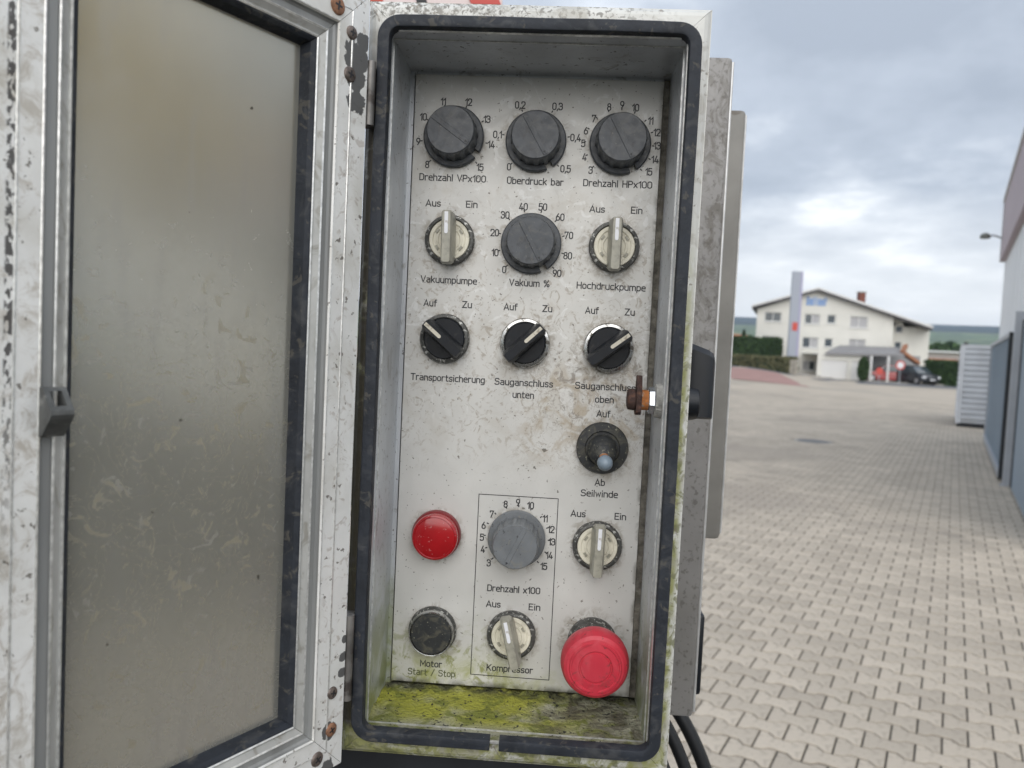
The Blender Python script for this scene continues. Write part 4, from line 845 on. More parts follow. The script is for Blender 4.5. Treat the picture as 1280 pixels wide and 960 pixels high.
GL = {
 '0': (.5, [O_(0, 0, .5, 1, .25)]), '1': (.24, [('o', [(0, .74), (.24, 1, 0), (.24, 0)])]),
 '2': (.5, [('o', [(0, .74), (0, 1, .24), (.5, 1, .25), (.5, .6, .12), (0, 0, 0), (.5, 0)])]),
 '3': (.5, [('o', [(0, .8), (0, 1, .22), (.48, 1, .23), (.48, .54, .2), (.18, .54)]), ('o', [(.2, .54), (.5, .54, .24), (.5, 0, .25), (0, 0, .24), (0, .2)])]),
 '4': (.5, [('o', [(.28, 1), (0, .22, 0), (.52, .22)]), ('o', [(.38, .48), (.38, 0)])]),
 '5': (.48, [('o', [(.44, 1), (.04, 1, 0), (.02, .55, 0), (.2, .62, .1), (.5, .62, .22), (.5, 0, .24), (0, 0, .22), (0, .14)])]),
 '6': (.5, [O_(0, 0, .5, .6, .25), ('o', [(.01, .3), (.03, .55, .2), (.32, 1)])]),
 '7': (.5, [('o', [(0, .84), (0, 1, 0), (.5, 1, 0), (.14, 0)])]),
 '8': (.5, [O_(0, 0, .5, .55, .25), O_(.03, .55, .47, 1, .21)]),
 '9': (.5, [O_(0, .4, .5, 1, .25), ('o', [(.49, .7), (.47, .45, .2), (.18, 0)])]),
 ',': (.08, [('o', [(.08, .07), (0, -.16)])]), '%': (.66, [O_(0, .62, .24, 1, .12), O_(.42, 0, .66, .38, .12), ('o', [(.56, 1), (.1, 0)])]),
 '/': (.4, [('o', [(0, -.04), (.4, 1.04)])]),
 'D': (.52, [('c', [(0, 0), (.52, 0, .28), (.52, 1, .28), (0, 1)])]), 'V': (.56, [('o', [(0, 1), (.28, 0, 0), (.56, 1)])]),
 'P': (.5, [('o', [(0, 0), (0, 1, 0), (.5, 1, .24), (.5, .46, .24), (.02, .46)])]), 'x': (.4, [('o', [(0, .68), (.4, 0)]), ('o', [(0, 0), (.4, .68)])]),
 'U': (.5, [('o', [(0, 1), (0, 0, .25), (.5, 0, .25), (.5, 1)])]),
 'Ü': (.5, [('o', [(0, .92), (0, 0, .25), (.5, 0, .25), (.5, .92)]), ('o', [(.12, 1.04), (.2, 1.04)]), ('o', [(.32, 1.04), (.4, 1.04)])]),
 'H': (.52, [('o', [(0, 0), (0, 1)]), ('o', [(.52, 0), (.52, 1)]), ('o', [(0, .52), (.52, .52)])]),
 'A': (.6, [('o', [(0, 0), (.3, 1, 0), (.6, 0)]), ('o', [(.09, .28), (.51, .28)])]),
 'S': (.52, [('o', [(.5, .86), (.42, 1, .12), (.02, 1, .24), (.02, .54, .22), (.52, .5, .2), (.52, 0, .25), (.08, 0, .14), (0, .14)])]),
 'E': (.45, [('o', [(.45, 1), (0, 1, 0), (0, 0, 0), (.45, 0)]), ('o', [(0, .52), (.38, .52)])]),
 'T': (.54, [('o', [(0, 1), (.54, 1)]), ('o', [(.27, 1), (.27, 0)])]), 'Z': (.5, [('o', [(0, 1), (.5, 1, 0), (0, 0, 0), (.5, 0)])]),
 'K': (.52, [('o', [(0, 0), (0, 1)]), ('o', [(.5, 1), (0, .36)]), ('o', [(.16, .56), (.52, 0)])]),
 'M': (.66, [('o', [(0, 0), (0, 1, 0), (.33, .3, 0), (.66, 1, 0), (.66, 0)])]),
 'r': (.3, [('o', [(0, 0), (0, .7)]), ('o', [(0, .45), (.04, .7, .15), (.3, .69)])]), 'e': (.42, [('o', [(.02, .38), (.42, .38, 0), (.42, .7, .2), (0, .7, .2), (0, 0, .2), (.4, 0)])]),
 'h': (.42, [('o', [(0, 0), (0, 1)]), ('o', [(0, .45), (.02, .7, .2), (.42, .7, .2), (.42, 0)])]), 'z': (.38, [('o', [(0, .7), (.38, .7, 0), (0, 0, 0), (.38, 0)])]),
 'a': (.42, [('o', [(.04, .68), (.42, .7, .2), (.42, 0)]), ('c', [(.42, .4, 0), (0, .4, .19), (0, 0, .19), (.42, 0, .1)])]), 'l': (.04, [('o', [(.02, 0), (.02, 1)])]),
 'b': (.42, [('o', [(0, 0), (0, 1)]), O_(0, 0, .42, .7, .2)]), 'd': (.42, [('o', [(.42, 0), (.42, 1)]), O_(0, 0, .42, .7, .2)]),
 'u': (.42, [('o', [(0, .7), (0, 0, .2), (.42, 0, .2), (.42, .3)]), ('o', [(.42, .7), (.42, 0)])]), 'c': (.38, [('o', [(.38, .68), (0, .7, .2), (0, 0, .2), (.38, .02)])]),
 'k': (.4, [('o', [(0, 0), (0, 1)]), ('o', [(.38, .7), (0, .26)]), ('o', [(.12, .4), (.4, 0)])]), 'n': (.42, [('o', [(0, 0), (0, .7)]), ('o', [(0, .45), (.02, .7, .2), (.42, .7, .2), (.42, 0)])]),
 'i': (.04, [('o', [(.02, 0), (.02, .66)]), ('o', [(.02, .97), (.02, .99)])]), 'm': (.72, [('o', [(0, 0), (0, .7)]), ('o', [(0, .45), (.02, .7, .17), (.36, .7, .17), (.36, 0)]), ('o', [(.36, .45), (.38, .7, .17), (.72, .7, .17), (.72, 0)])]),
 'p': (.42, [('o', [(0, -.28), (0, .7)]), O_(0, 0, .42, .7, .2)]), 'o': (.42, [O_(0, 0, .42, .7, .2)]), 'f': (.3, [('o', [(.3, 1), (.1, 1, .12), (.1, 0)]), ('o', [(0, .68), (.28, .68)])]),
 't': (.3, [('o', [(.1, .94), (.1, 0, .12), (.3, 0)]), ('o', [(0, .68), (.28, .68)])]), 'g': (.42, [O_(0, 0, .42, .7, .2), ('o', [(.42, .7), (.42, -.28, .18), (.02, -.28)])]),
 's': (.36, [('o', [(.35, .62), (.3, .7, .06), (.01, .7, .15), (.01, .37, .14), (.36, .34, .14), (.36, 0, .16), (.04, 0, .08), (0, .08)])]),
 'w': (.58, [('o', [(0, .7), (.14, 0, 0), (.29, .6, 0), (.44, 0, 0), (.58, .7)])]), ' ': (.26, []),
}
lift_n = [0]
def ribbon(g, pts, wd, closed, y):
    n = len(pts); P = [Vector(p) for p in pts]; Lf, Rt = [], []
    for i in range(n):
        a = P[i - 1] if (i or closed) else None; c = P[(i + 1) % n] if (i < n - 1 or closed) else None
        d1 = (P[i] - a).normalized() if a is not None and (P[i] - a).length > 1e-9 else None; d2 = (c - P[i]).normalized() if c is not None and (c - P[i]).length > 1e-9 else None
        d1 = d1 or d2; d2 = d2 or d1
        nn = Vector((-(d1.y + d2.y), d1.x + d2.x)); nn = nn.normalized() if nn.length > 1e-6 else Vector((-d1.y, d1.x))
        k = 1 / max(0.45, nn.dot(Vector((-d1.y, d1.x)))); e = Vector((0, 0))
        if not closed and i == 0: e = -d1 * wd * 0.5
        if not closed and i == n - 1: e = d1 * wd * 0.5
        Lf.append(P[i] + nn * wd / 2 * k + e); Rt.append(P[i] - nn * wd / 2 * k + e)
    lift_n[0] = (lift_n[0] + 1) % 7; y -= lift_n[0] * 4e-6
    g.add([(p.x, y, p.y) for p in Lf] + [(p.x, y, p.y) for p in Rt], [(i, (i + 1) % n, n + (i + 1) % n, n + i) for i in range(n if closed else n - 1)])
def lay_text(g, txt, cx, cz, h, width=None, wd=0.17, y=-0.00012):
    gap = 0.2; tot = sum(GL[c][0] for c in txt) + gap * (len(txt) - 1); sx = h if width is None else (width - wd * h) / tot
    x = cx - tot * sx / 2
    for ch in txt:
        for kind, pts in GL[ch][1]:
            pl = arc_poly(pts, kind == 'c'); ribbon(g, [(x + px_ * sx, cz - h / 2 + py_ * h) for px_, py_ in pl], wd * h, kind == 'c', y)
        x += (GL[ch][0] + gap) * sx
def pp(px, py):
    p = at(px, py, -0.0002); return p.x, p.z - GZ
def caption(txt, xa, xb, yc, h=0.0036, mt='ink'):
    a, z = pp((xa + xb) / 2, yc); wdt = pp(xb, yc)[0] - pp(xa, yc)[0]; g = G(); lay_text(g, txt, a, z, h, wdt); g.obj('caption', M[mt], panel)
for c in [('Drehzahl VPx100', 524, 607.5, 222.3), ('Überdruck bar', 633.5, 704.5, 226.6), ('Drehzahl HPx100', 728.8, 815.4, 229.8), ('Aus', 532, 551, 253.7), ('Ein', 582.5, 597, 255.4),
          ('Aus', 736.8, 756.2, 261.2), ('Ein', 788.7, 803.2, 262.9), ('Vakuumpumpe', 525.6, 596.3, 350.0), ('Vakuum %', 636.3, 687, 353.8), ('Hochdruckpumpe', 720.6, 807.2, 358.2),
          ('Auf', 529.4, 546.3, 378.6), ('Zu', 577.7, 590, 380.8), ('Auf', 629.6, 647, 383.5), ('Zu', 678, 690.5, 385.8), ('Auf', 731.4, 748.6, 388.0), ('Zu', 781, 793.6, 390.2),
          ('Transportsicherung', 513, 606, 472.8), ('Sauganschluss', 618, 691.3, 478.4), ('unten', 640.6, 667.6, 493.6), ('Sauganschluss', 718.6, 794.4, 483.4), ('oben', 743.8, 767.4, 499.5), ('Auf', 745.6, 763.3, 517.3),
          ('Ab', 743.4, 756.2, 603), ('Seilwinde', 725.8, 772.5, 617.2), ('Aus', 713.2, 732.1, 642), ('Ein', 768.2, 782.8, 645.8), ('Drehzahl x100', 608.9, 675.4, 736.8),
          ('Aus', 607.5, 625.8, 755), ('Ein', 660.8, 675.5, 759), ('Kompressor', 608, 666.3, 836.2), ('Motor', 525, 552.5, 829.8)]: caption(*c)
caption('Start / Stop', 509.5, 568.8, 840.8, 0.0036, 'ink_faded')
def dial(nums, cx, cz, r, a0, a1, h=0.0038):
    g = G(); n = len(nums)
    for i, (t_, px_, py_) in enumerate(nums):
        x, z = pp(px_, py_); lay_text(g, t_, x, z, h)
        a = R(a0 + (a1 - a0) * i / (n - 1)); c, s_ = math.cos(a), math.sin(a)
        ribbon(g, [(cx + r * c, cz + r * s_), (cx + (r + 0.0007) * c, cz + (r + 0.0007) * s_)], 0.0007, False, -0.00012)
    g.obj('dial_scale', M['ink'], panel)
dial([('8', 534, 205.6), ('9', 522.8, 176.7), ('10', 529.2, 146), ('11', 554.2, 126.9), ('12', 585.8, 127.7), ('13', 608.8, 149), ('14', 614, 180.6), ('15', 600, 209)], 0.0245, 0.3310, 0.0192, 225, -45)
dial([('0', 636.3, 208.4), ('0,1', 621.9, 168.1), ('0,2', 650.3, 131.2), ('0,3', 697, 133), ('0,4', 719.5, 172), ('0,5', 706.9, 211)], 0.0730, 0.3310, 0.0192, 225, -45)
N15 = ['3', '4', '5', '6', '7', '8', '9', '10', '11', '12', '13', '14', '15']
hp = [(437, 785), (387, 680), (378, 570), (400, 470), (464, 372), (586, 280), (690, 262), (797, 285), (918, 390), (968, 484), (970, 590), (952, 700), (902, 798)]
dial([(t_, 670 + x / 6.4, 90 + y / 6.4) for t_, (x, y) in zip(N15, hp)], 0.1220, 0.3312, 0.0197, 224, -47)
dial([('0', 630.3, 336.9), ('10', 618.8, 315.6), ('20', 618.4, 290.8), ('30', 631.5, 268.7), ('40', 654.3, 258.3), ('50', 678.6, 258.7), ('60', 700.2, 271.4), ('70', 711, 294.2), ('80', 709.7, 319.7), ('90', 696.3, 341.6)], 0.0733, 0.2710, 0.0192, 225, -45)
gr = [(180, 545), (137, 445), (130, 358), (143, 272), (202, 190), (303, 118), (393, 105), (484, 128), (590, 223), (633, 302), (639, 392), (620, 490), (580, 570)]
dial([(t_, 580 + x / 5.818, 610 + y / 5.818) for t_, (x, y) in zip(N15, gr)], 0.0733, 0.0938, 0.0192, 224, -46)
# ruled frame round the compressor controls
g = G(); ribbon(g, [(0.0492, 0.0077), (0.0972, 0.0074), (0.0972, 0.1191), (0.0492, 0.1192)], 0.00045, True, -0.00011); g.obj('ruled_frame', M['ink'], panel)

# ---- rotary knobs
def circ(r, n, a0=0.0): return [(r * math.cos(a0 + 2 * math.pi * i / n), r * math.sin(a0 + 2 * math.pi * i / n)) for i in range(n)]
def fluted(r, amp, lobes, k=8):
    o = []
    for i in range(lobes * k):
        a = 2 * math.pi * i / (lobes * k); ph = (i % k) / k; rr = r if ph < 0.5 else r - amp
        o.append((rr * math.cos(a), rr * math.sin(a)))
    return o
def rotary(name, cx, cz, deg, hcap, mkey, label, rs=0.0179, rc=0.0138):
    k = thing(name, None, None, (cx, 0, cz)); k.parent = cab; k['label'] = label
    a = R(deg)                                       # direction of the notch
    w_ = 0.0021 / rs; ring = []
    for i in range(73): t_ = a + w_ + (2 * math.pi - 2 * w_) * i / 72; ring.append((rs * math.cos(t_), rs * math.sin(t_)))
    for s_ in (-1, 1): ring.append(((rs - 0.0034) * math.cos(a) - s_ * 0.0020 * math.sin(a), (rs - 0.0034) * math.sin(a) + s_ * 0.0020 * math.cos(a)))
    G().prism(ring, 0.0008, 0.0036, bev=0.0007).obj('skirt', M[mkey], k, smooth=True, ang=30)
    g = G(); lob = fluted(rc + 0.0005, 0.0006, 16)
    q = [(x * 1.03, z * 1.03) for x, z in lob]; flat = circ(rc * 0.985, len(lob)); 
    g.loft([[(x, -0.0030, z) for x, z in q], [(x, -(hcap - 0.0030), z) for x, z in lob], [(x, -(hcap - 0.0008), z) for x, z in circ(rc, len(lob))], [(x * 0.96, -hcap, z * 0.96) for x, z in circ(rc, len(lob))]])
    g.obj('cap', M[mkey], k, smooth=True, ang=28)
    c, s_ = math.cos(a), math.sin(a); hw = 0.0016; L_ = rc * 0.93
    G().loft([[(c * x - s_ * y, -hcap + 0.0002, s_ * x + c * y) for x, y in ((-L_, -hw), (L_, -hw), (L_, hw), (-L_, hw))],
              [(c * x - s_ * y, -hcap - 0.00035, s_ * x + c * y) for x, y in ((-L_ + .0003, -hw + .0004), (L_ - .0003, -hw + .0004), (L_ - .0003, hw - .0002), (-L_ + .0003, hw - .0002))]]).obj('pointer_bar', M[mkey], k)
    e = L_ - 0.0014
    G().prism([(c * x - s_ * y, s_ * x + c * y) for x, y in ((e - .0008, -.0008), (e + .0008, 0), (e - .0008, .0008))], hcap + .0003, hcap + .00045).obj('pointer_mark', M['ink'], k)
    return k
rotary('rotary_knob', 0.0245, 0.3314, -35, 0.0175, 'knob', 'charcoal rotary knob above Drehzahl VPx100')
rotary('rotary_knob', 0.0732, 0.3304, -59, 0.0170, 'knob', 'charcoal rotary knob above Überdruck bar')
rotary('rotary_knob', 0.1225, 0.3306, -61, 0.0180, 'knob', 'charcoal rotary knob above Drehzahl HPx100')
rotary('rotary_knob', 0.0733, 0.2706, -61, 0.0160, 'knob', 'charcoal rotary knob above Vakuum %')
rotary('rotary_knob', 0.0733, 0.0936, -115, 0.0215, 'knob_grey', 'light grey rotary knob inside the ruled frame', 0.0174, 0.0131)

# ---- selector switches
def selector(cx, cz, tilt, white, label, bez, length=0.0305, top=0.0185):
    k = thing('selector_switch', None, None, (cx, 0, cz)); k.parent = cab; k['label'] = label
    G().lathe([(0.0148, 0.0002), (0.0149, 0.0028), (0.0142, 0.0046), (0.0128, 0.0050), (0.0122, 0.0046), (0.0122, 0.0010)], 56).obj('bezel', M[bez], k, smooth=True, ang=28)
    if white:
        G().lathe([(0.0120, 0.0012), (0.0120, 0.0044), (0.0116, 0.0049), (0.0098, 0.0049), (0.0094, 0.0044), (0.0080, 0.0044), (0.0077, 0.0047), (0.0066, 0.0047), (0.0062, 0.0042)], 56).obj('dial_disc', M['cream'], k, smooth=True, ang=20)
        for a in (35, 145, 215, 325):
            G().loft([[((r_) * math.cos(R(a + t_)), -h, (r_) * math.sin(R(a + t_))) for r_, t_ in ((0.0092, -9), (0.0092, 9), (0.0080, 9), (0.0080, -9))] for h in (0.0043, 0.0052)]).obj('stop_tab', M['lever_grey'], k)
    else:
        G().lathe([(0.0121, 0.0012), (0.0121, 0.0050), (0.0116, 0.0055)], 56).obj('dial_disc', M['black'], k, smooth=True, ang=28)
    hl = length / 2; bm_ = 'lever_grey' if white else 'black'
    w0, w1 = (0.0040, 0.0029) if white else (0.0043, 0.0030)
    rings = []
    for h, w_, l_ in ((0.0046, w0, hl * 0.80), (0.0075, w0, hl * 0.88), (0.0105, w0 * 0.97, hl), (top - 0.0012, w1, hl * 0.985), (top, w1 * 0.80, hl * 0.955)):
        ch = w_ * 0.35
        rings.append([(x, -h, z) for x, z in ((-w_, -l_ + ch), (-w_ + ch, -l_), (w_ - ch, -l_), (w_, -l_ + ch), (w_, l_ - ch), (w_ - ch, l_), (-w_ + ch, l_), (-w_, l_ - ch))])
    hd = G().loft(rings).obj('lever', M[bm_], k, rot=(0, -R(tilt), 0), smooth=True, ang=25)
    mw = 0.00105; z0_, z1_ = (0.0015, hl * 0.92) if white else (0.0005, hl * 0.93)
    poly = [(-mw, z1_), (-mw, z0_ + mw)] + [(mw * math.cos(R(180 + 36 * i)), z0_ + mw + mw * math.sin(R(180 + 36 * i))) for i in range(1, 5)] + [(mw, z0_ + mw), (mw, z1_)]
    G().prism(poly, top - 0.0004, top + 0.0003).obj('lever_mark', M['mark' if white else 'mark_old'], k, rot=(0, -R(tilt), 0))
    return k
selector(0.0248, 0.2707, 1, True, 'cream selector switch above Vakuumpumpe', 'grime_metal')
selector(0.1222, 0.2708, 0, True, 'cream selector switch above Hochdruckpumpe', 'grime_metal')
selector(0.1219, 0.0924, -1, True, 'cream selector switch under Seilwinde', 'grime_metal')
selector(0.0730, 0.0343, 14, True, 'cream selector switch tilted to the left above Kompressor', 'grime_metal')
selector(0.0244, 0.2121, 50, False, 'black selector switch above Transportsicherung pointing to Auf', 'grime_metal', 0.0275, 0.0170)
selector(0.0726, 0.2117, -46, False, 'black selector switch above Sauganschluss unten in a bright ring', 'chrome', 0.0285, 0.0170)
selector(0.1221, 0.2110, -52, False, 'black selector switch above Sauganschluss oben in a bright ring', 'chrome', 0.0290, 0.0170)

# ---- toggle with rubber boot
k = thing('toggle_switch', None, None, (0.1217, 0, 0.1515)); k.parent = cab; k['label'] = 'black rubber booted toggle switch between Auf and Ab'
G().lathe([(0.0154, 0.0002), (0.0155, 0.0026), (0.0148, 0.0042), (0.0105, 0.0046), (0.0098, 0.0040)], 56).obj('mounting_ring', M['black_dirty'], k, smooth=True, ang=30)
tilt_v = Vector((0.0, -0.0300, -0.0048)); g = G(); rs = []
for i, (r_, t_) in enumerate([(0.0088, 0.10), (0.0086, 0.20), (0.0070, 0.26), (0.0080, 0.32), (0.0066, 0.38), (0.0072, 0.44), (0.0056, 0.49), (0.0060, 0.55), (0.0040, 0.60), (0.0032, 0.62)]):
    c_ = tilt_v * t_ + Vector((0, -0.0015, 0)); rs.append([(c_.x + r_ * math.cos(2 * math.pi * j / 32), c_.y, c_.z + r_ * math.sin(2 * math.pi * j / 32)) for j in range(32)])
G().loft(rs).obj('boot', M['black_dirty'], k, smooth=True, ang=50)
G().tube([tilt_v * 0.5, tilt_v * 0.75, tilt_v * 0.95], [0.0028, 0.0027, 0.0030], 16).obj('lever', M['rust_orange'], k, smooth=True)
g = G(); g.tube([tilt_v * 0.86, tilt_v * 0.90, tilt_v * 0.97, tilt_v * 1.05, tilt_v * 1.12, tilt_v * 1.15], [0.0028, 0.0039, 0.0044, 0.0042, 0.0028, 0.0010], 24).obj('tip', M['ball'], k, smooth=True, ang=60)

# ---- indicator lamp, push button, emergency stop
k = thing('indicator_lamp', None, None, (0.0246, 0, 0.0932)); k.parent = cab; k['label'] = 'round red indicator lamp'
G().lathe([(0.0149, 0.0002), (0.0149, 0.0040), (0.0144, 0.0052)], 56).obj('collar', M['red_rim'], k, smooth=True, ang=28)
G().lathe([(0.0139, 0.0050), (0.0139, 0.0086), (0.0134, 0.0098), (0.0124, 0.0103), (0.0120, 0.0099), (0.0100, 0.0104), (0.0050, 0.0109), (0.0008, 0.0110)], 56).obj('lens', M['red_lens'], k, smooth=True, ang=40)
k = thing('push_button', None, None, (0.0247, 0, 0.0339)); k.parent = cab; k['label'] = 'flat black push button in a chrome ring above Motor Start / Stop'
G().lathe([(0.0146, 0.0002), (0.0147, 0.0024), (0.0140, 0.0040)], 56).obj('base_ring', M['grime_metal'], k, smooth=True, ang=28)
G().lathe([(0.0137, 0.0038), (0.0136, 0.0080), (0.0132, 0.0087), (0.0127, 0.0086), (0.0125, 0.0060)], 56).obj('chrome_ring', M['chrome'], k, smooth=True, ang=28)
G().lathe([(0.0124, 0.0050), (0.0124, 0.0080), (0.0118, 0.0085)], 56).obj('button', M['black_dirty'], k, smooth=True, ang=28)
k = thing('emergency_stop', None, None, (0.1220, 0, 0.0334)); k.parent = cab; k['label'] = 'large red mushroom emergency stop button'
G().lathe([(0.0148, 0.0002), (0.0149, 0.0040), (0.0140, 0.0060), (0.0138, 0.0190), (0.0125, 0.0270)], 56).obj('base_collar', M['grime_metal'], k, smooth=True, ang=28)
g = G(); g.lathe([(r_, h_ + 0.0065) for r_, h_ in ((0.0125, 0.0170), (0.0180, 0.0185), (0.0191, 0.0205), (0.0194, 0.0240), (0.0189, 0.0285), (0.0176, 0.0315), (0.0158, 0.0328), (0.0095, 0.0334), (0.0090, 0.0326), (0.0084, 0.0326), (0.0080, 0.0332), (0.0010, 0.0331))], 72)
g.obj('mushroom_cap', M['red_mush'], k, smooth=True, ang=30)
def arc_groove(rm, wd, a0, a1, y, mt, par, hh=0.0006):
    n = 26; rs = []
    for i in range(n + 1):
        a = R(a0 + (a1 - a0) * i / n); e = 1 if 0 < i < n else 0.4
        rs.append([((rm + o_ * e) * math.cos(a), y - h * e, (rm + o_ * e) * math.sin(a)) for o_, h in ((-wd, -0.0004), (-wd * 0.4, hh), (wd * 0.4, hh), (wd, -0.0004))])
    G().loft(rs).obj('turn_arrow', mt, par, smooth=True, ang=50)
arc_groove(0.0138, 0.0011, 100, 262, -0.0395, M['red_mush'], k); arc_groove(0.0138, 0.0011, -82, 80, -0.0395, M['red_mush'], k)

# ---- lock through the right wall: rusty cam inside, black wing lever outside
k = thing('quarter_turn_lock', None, None, (0.1500, -0.035, 0.1835)); k.parent = cab; k['label'] = 'quarter turn lock with a rusty cam inside and a black wing lever outside'
def xcyl(prof, n=24, hexa=False): return G().loft([[(x, r_ * math.cos(2 * math.pi * j / n + .3), r_ * math.sin(2 * math.pi * j / n + .3)) for j in range(n)] for x, r_ in prof])
xcyl([(-0.0038, 0.0080), (-0.0035, 0.0092), (-0.0006, 0.0096), (0.0, 0.0098)], 28).obj('sealing_washer', M['foam'], k, smooth=True, ang=30)
xcyl([(-0.0072, 0.0068), (-0.0068, 0.0074), (-0.0042, 0.0076), (-0.0038, 0.0072)], 6).obj('nut', M['nut'], k)
xcyl([(-0.0110, 0.0054), (-0.0108, 0.0056), (-0.0070, 0.0056)], 24).obj('sleeve', M['rust_orange'], k, smooth=True)
g = G(); g.loft([[(x, y, z) for y, z in ((-0.0052, -0.0065), (-0.0058, 0.0020), (-0.0032, 0.0122), (-0.0024, 0.0134), (0.0024, 0.0134), (0.0032, 0.0122), (0.0058, 0.0020), (0.0052, -0.0065), (0.0025, -0.0082), (-0.0025, -0.0082))] for x in (-0.0138, -0.0110)])
g.obj('cam', M['rust'], k)
xcyl([(-0.0186, 0.0042), (-0.0180, 0.0056), (-0.0148, 0.0060), (-0.0138, 0.0052)], 20).obj('bolt_head', M['rust'], k, smooth=True, ang=35)
xcyl([(0.0016, 0.0125), (0.0030, 0.0125), (0.0190, 0.0092), (0.0196, 0.0086)], 32).obj('outer_hub', M['lever_black'], k, smooth=True, ang=30)
xcyl([(0.0014, 0.0135), (0.0032, 0.0135)], 32).obj('hub_washer', M['black_dirty'], k, smooth=True, ang=30)
g = G(); rs = []
for x, hw, zt in ((0.0120, 0.0040, 0.0330), (0.0160, 0.0052, 0.0318), (0.0240, 0.0054, 0.0290), (0.0266, 0.0046, 0.0272), (0.0276, 0.0034, 0.0250)):
    rs.append([(x, -hw, -0.0075), (x, -hw, zt - 0.003), (x, -hw * 0.5, zt), (x, hw * 0.5, zt), (x, hw, zt - 0.003), (x, hw, -0.0075), (x, hw * .5, -0.0086), (x, -hw * .5, -0.0086)])
WL = G().loft(rs).obj('wing_lever', M['lever_black'], k, smooth=True, ang=35)

# ---- the door, swung open to the left
DA = R(31)
DH = Vector((-0.0105, -0.0705, -0.0140))                # hinge-side lower corner, in cabinet coordinates
door_e = Vector((-math.sin(DA), -math.cos(DA), 0)); door_n = Vector((math.cos(DA), -math.sin(DA), 0))
DW, DHT = 0.1722, 0.3955
door = G().box((0.0, -0.0205, 0.0), (DW, -0.0190, DHT)).obj('cabinet_door', M['door_paint'], cab, loc=DH, rot=(0, 0, math.atan2(door_e.y, door_e.x)))
PR = [(0, -0.0186), (0, -0.0008), (0.0006, 0), (0.0110, 0), (0.0112, 0.00028), (0.0118, 0.00028), (0.0120, 0), (0.0193, 0.0), (0.0196, 0.0003), (0.0201, 0.0002), (0.0206, -0.0008), (0.0209, -0.0020), (0.0220, -0.0027), (0.0250, -0.0026), (0.0252, -0.0019),
      (0.0257, -0.0016), (0.0264, -0.0020), (0.0290, -0.0036), (0.0296, -0.0037), (0.0301, -0.0030), (0.0307, -0.0034)]
#        materials: 0 paint, 1 groove, 2 bare edge
PM = [0, 0, 0, 2, 2, 2, 0, 2, 2, 0, 1, 1, 1, 1, 2, 2, 3, 3, 2, 2, 0, 0, 0]
M['ridge'] = mat('dull_aluminium', (0.46, 0.46, 0.44), 0.45, 0.3, var=(50, 0.12), layers=[dict(scale=90, lo=0.52, hi=0.68, col=(0.22, 0.20, 0.16), amt=0.6, dist=1.2, detail=8)])
rail_frame(0, 0, DW, DHT, PR, -0.0186, 0, 1, 0.00015, 'frame_rail', [M['door_paint'], M['groove'], M['edge'], M['ridge']], door, mats=PM)
rail_frame(0, 0, DW, DHT, [(0.0308, -0.0034), (0.0316, -0.0038), (0.0330, -0.0052), (0.0345, -0.0112)], -0.0150, 0, 1, 0.0001, 'pane_seal', M['gasket'], door)
G().box((0.0330, -0.0140, 0.0330), (DW - 0.0330, -0.0108, DHT - 0.0330)).obj('pane', M['pane'], door)
# screws and hinges
def on_door(px, py, dn=0.0):
    d = ray(px, py); o = DH + Vector((0, 0, GZ)) + door_n * dn; t = (o - CAM).dot(door_n) / d.dot(door_n); p = CAM + d * t - o; return p.dot(door_e), p.z
def dscrew(px, py, r_, mt):
    t_, z_ = on_door(px, py); g = G(); n = 28
    rs = [[(t_ + q * math.cos(2 * math.pi * j / n), h, z_ + q * math.sin(2 * math.pi * j / n)) for j in range(n)] for q, h in ((r_ * 1.05, -0.0002), (r_, 0.0006), (r_ * 0.86, 0.00095), (r_ * 0.3, 0.0011))]
    s_ = g.loft(rs).obj('screw', mt, door, smooth=True, ang=50)
    a = random.uniform(0, 1.5); g = G()
    for q in (a, a + math.pi / 2): c, s2 = math.cos(q), math.sin(q); L_, w_ = r_ * 0.52, r_ * 0.11; g.loft([[(t_ + c * x - s2 * y, h, z_ + s2 * x + c * y) for x, y in ((-L_, -w_), (L_, -w_), (L_, w_), (-L_, w_))] for h in (0.0008, 0.00122 + 0.00002 * (q > a))])
    g.obj('screw_cross', M['ink'], door)
dscrew(422, 7, 0.0042, M['screw_rust']); dscrew(439.5, 41, 0.0032, M['screw']); dscrew(437, 93, 0.0036, M['screw'])
dscrew(415, 866, 0.0031, M['screw']); dscrew(413.5, 912, 0.0034, M['screw_rust']); dscrew(396, 949, 0.0036, M['screw'])
def hinge(px, ya, yb):
    za = on_door(px, yb)[1]; zb = on_door(px, ya)[1]; c_ = DH + Vector((-0.0005, 0.0022, 0)); h = thing('hinge', None, None); h.parent = cab
    G().tube([(c_.x + 0.0012, c_.y + 0.0005, DH.z + za), (c_.x + 0.0012, c_.y + 0.0005, DH.z + zb)], 0.0024, 16).obj('hinge_barrel', M['hinge'], h, smooth=True)
    G().box((c_.x - 0.0030, c_.y + 0.0022, DH.z + za + 0.001), (c_.x + 0.0022, YF + 0.0004 - 0.0006, DH.z + zb - 0.001)).obj('hinge_leaf', M['hinge'], h)
hinge(455, 72, 154); hinge(431, 772, 877)
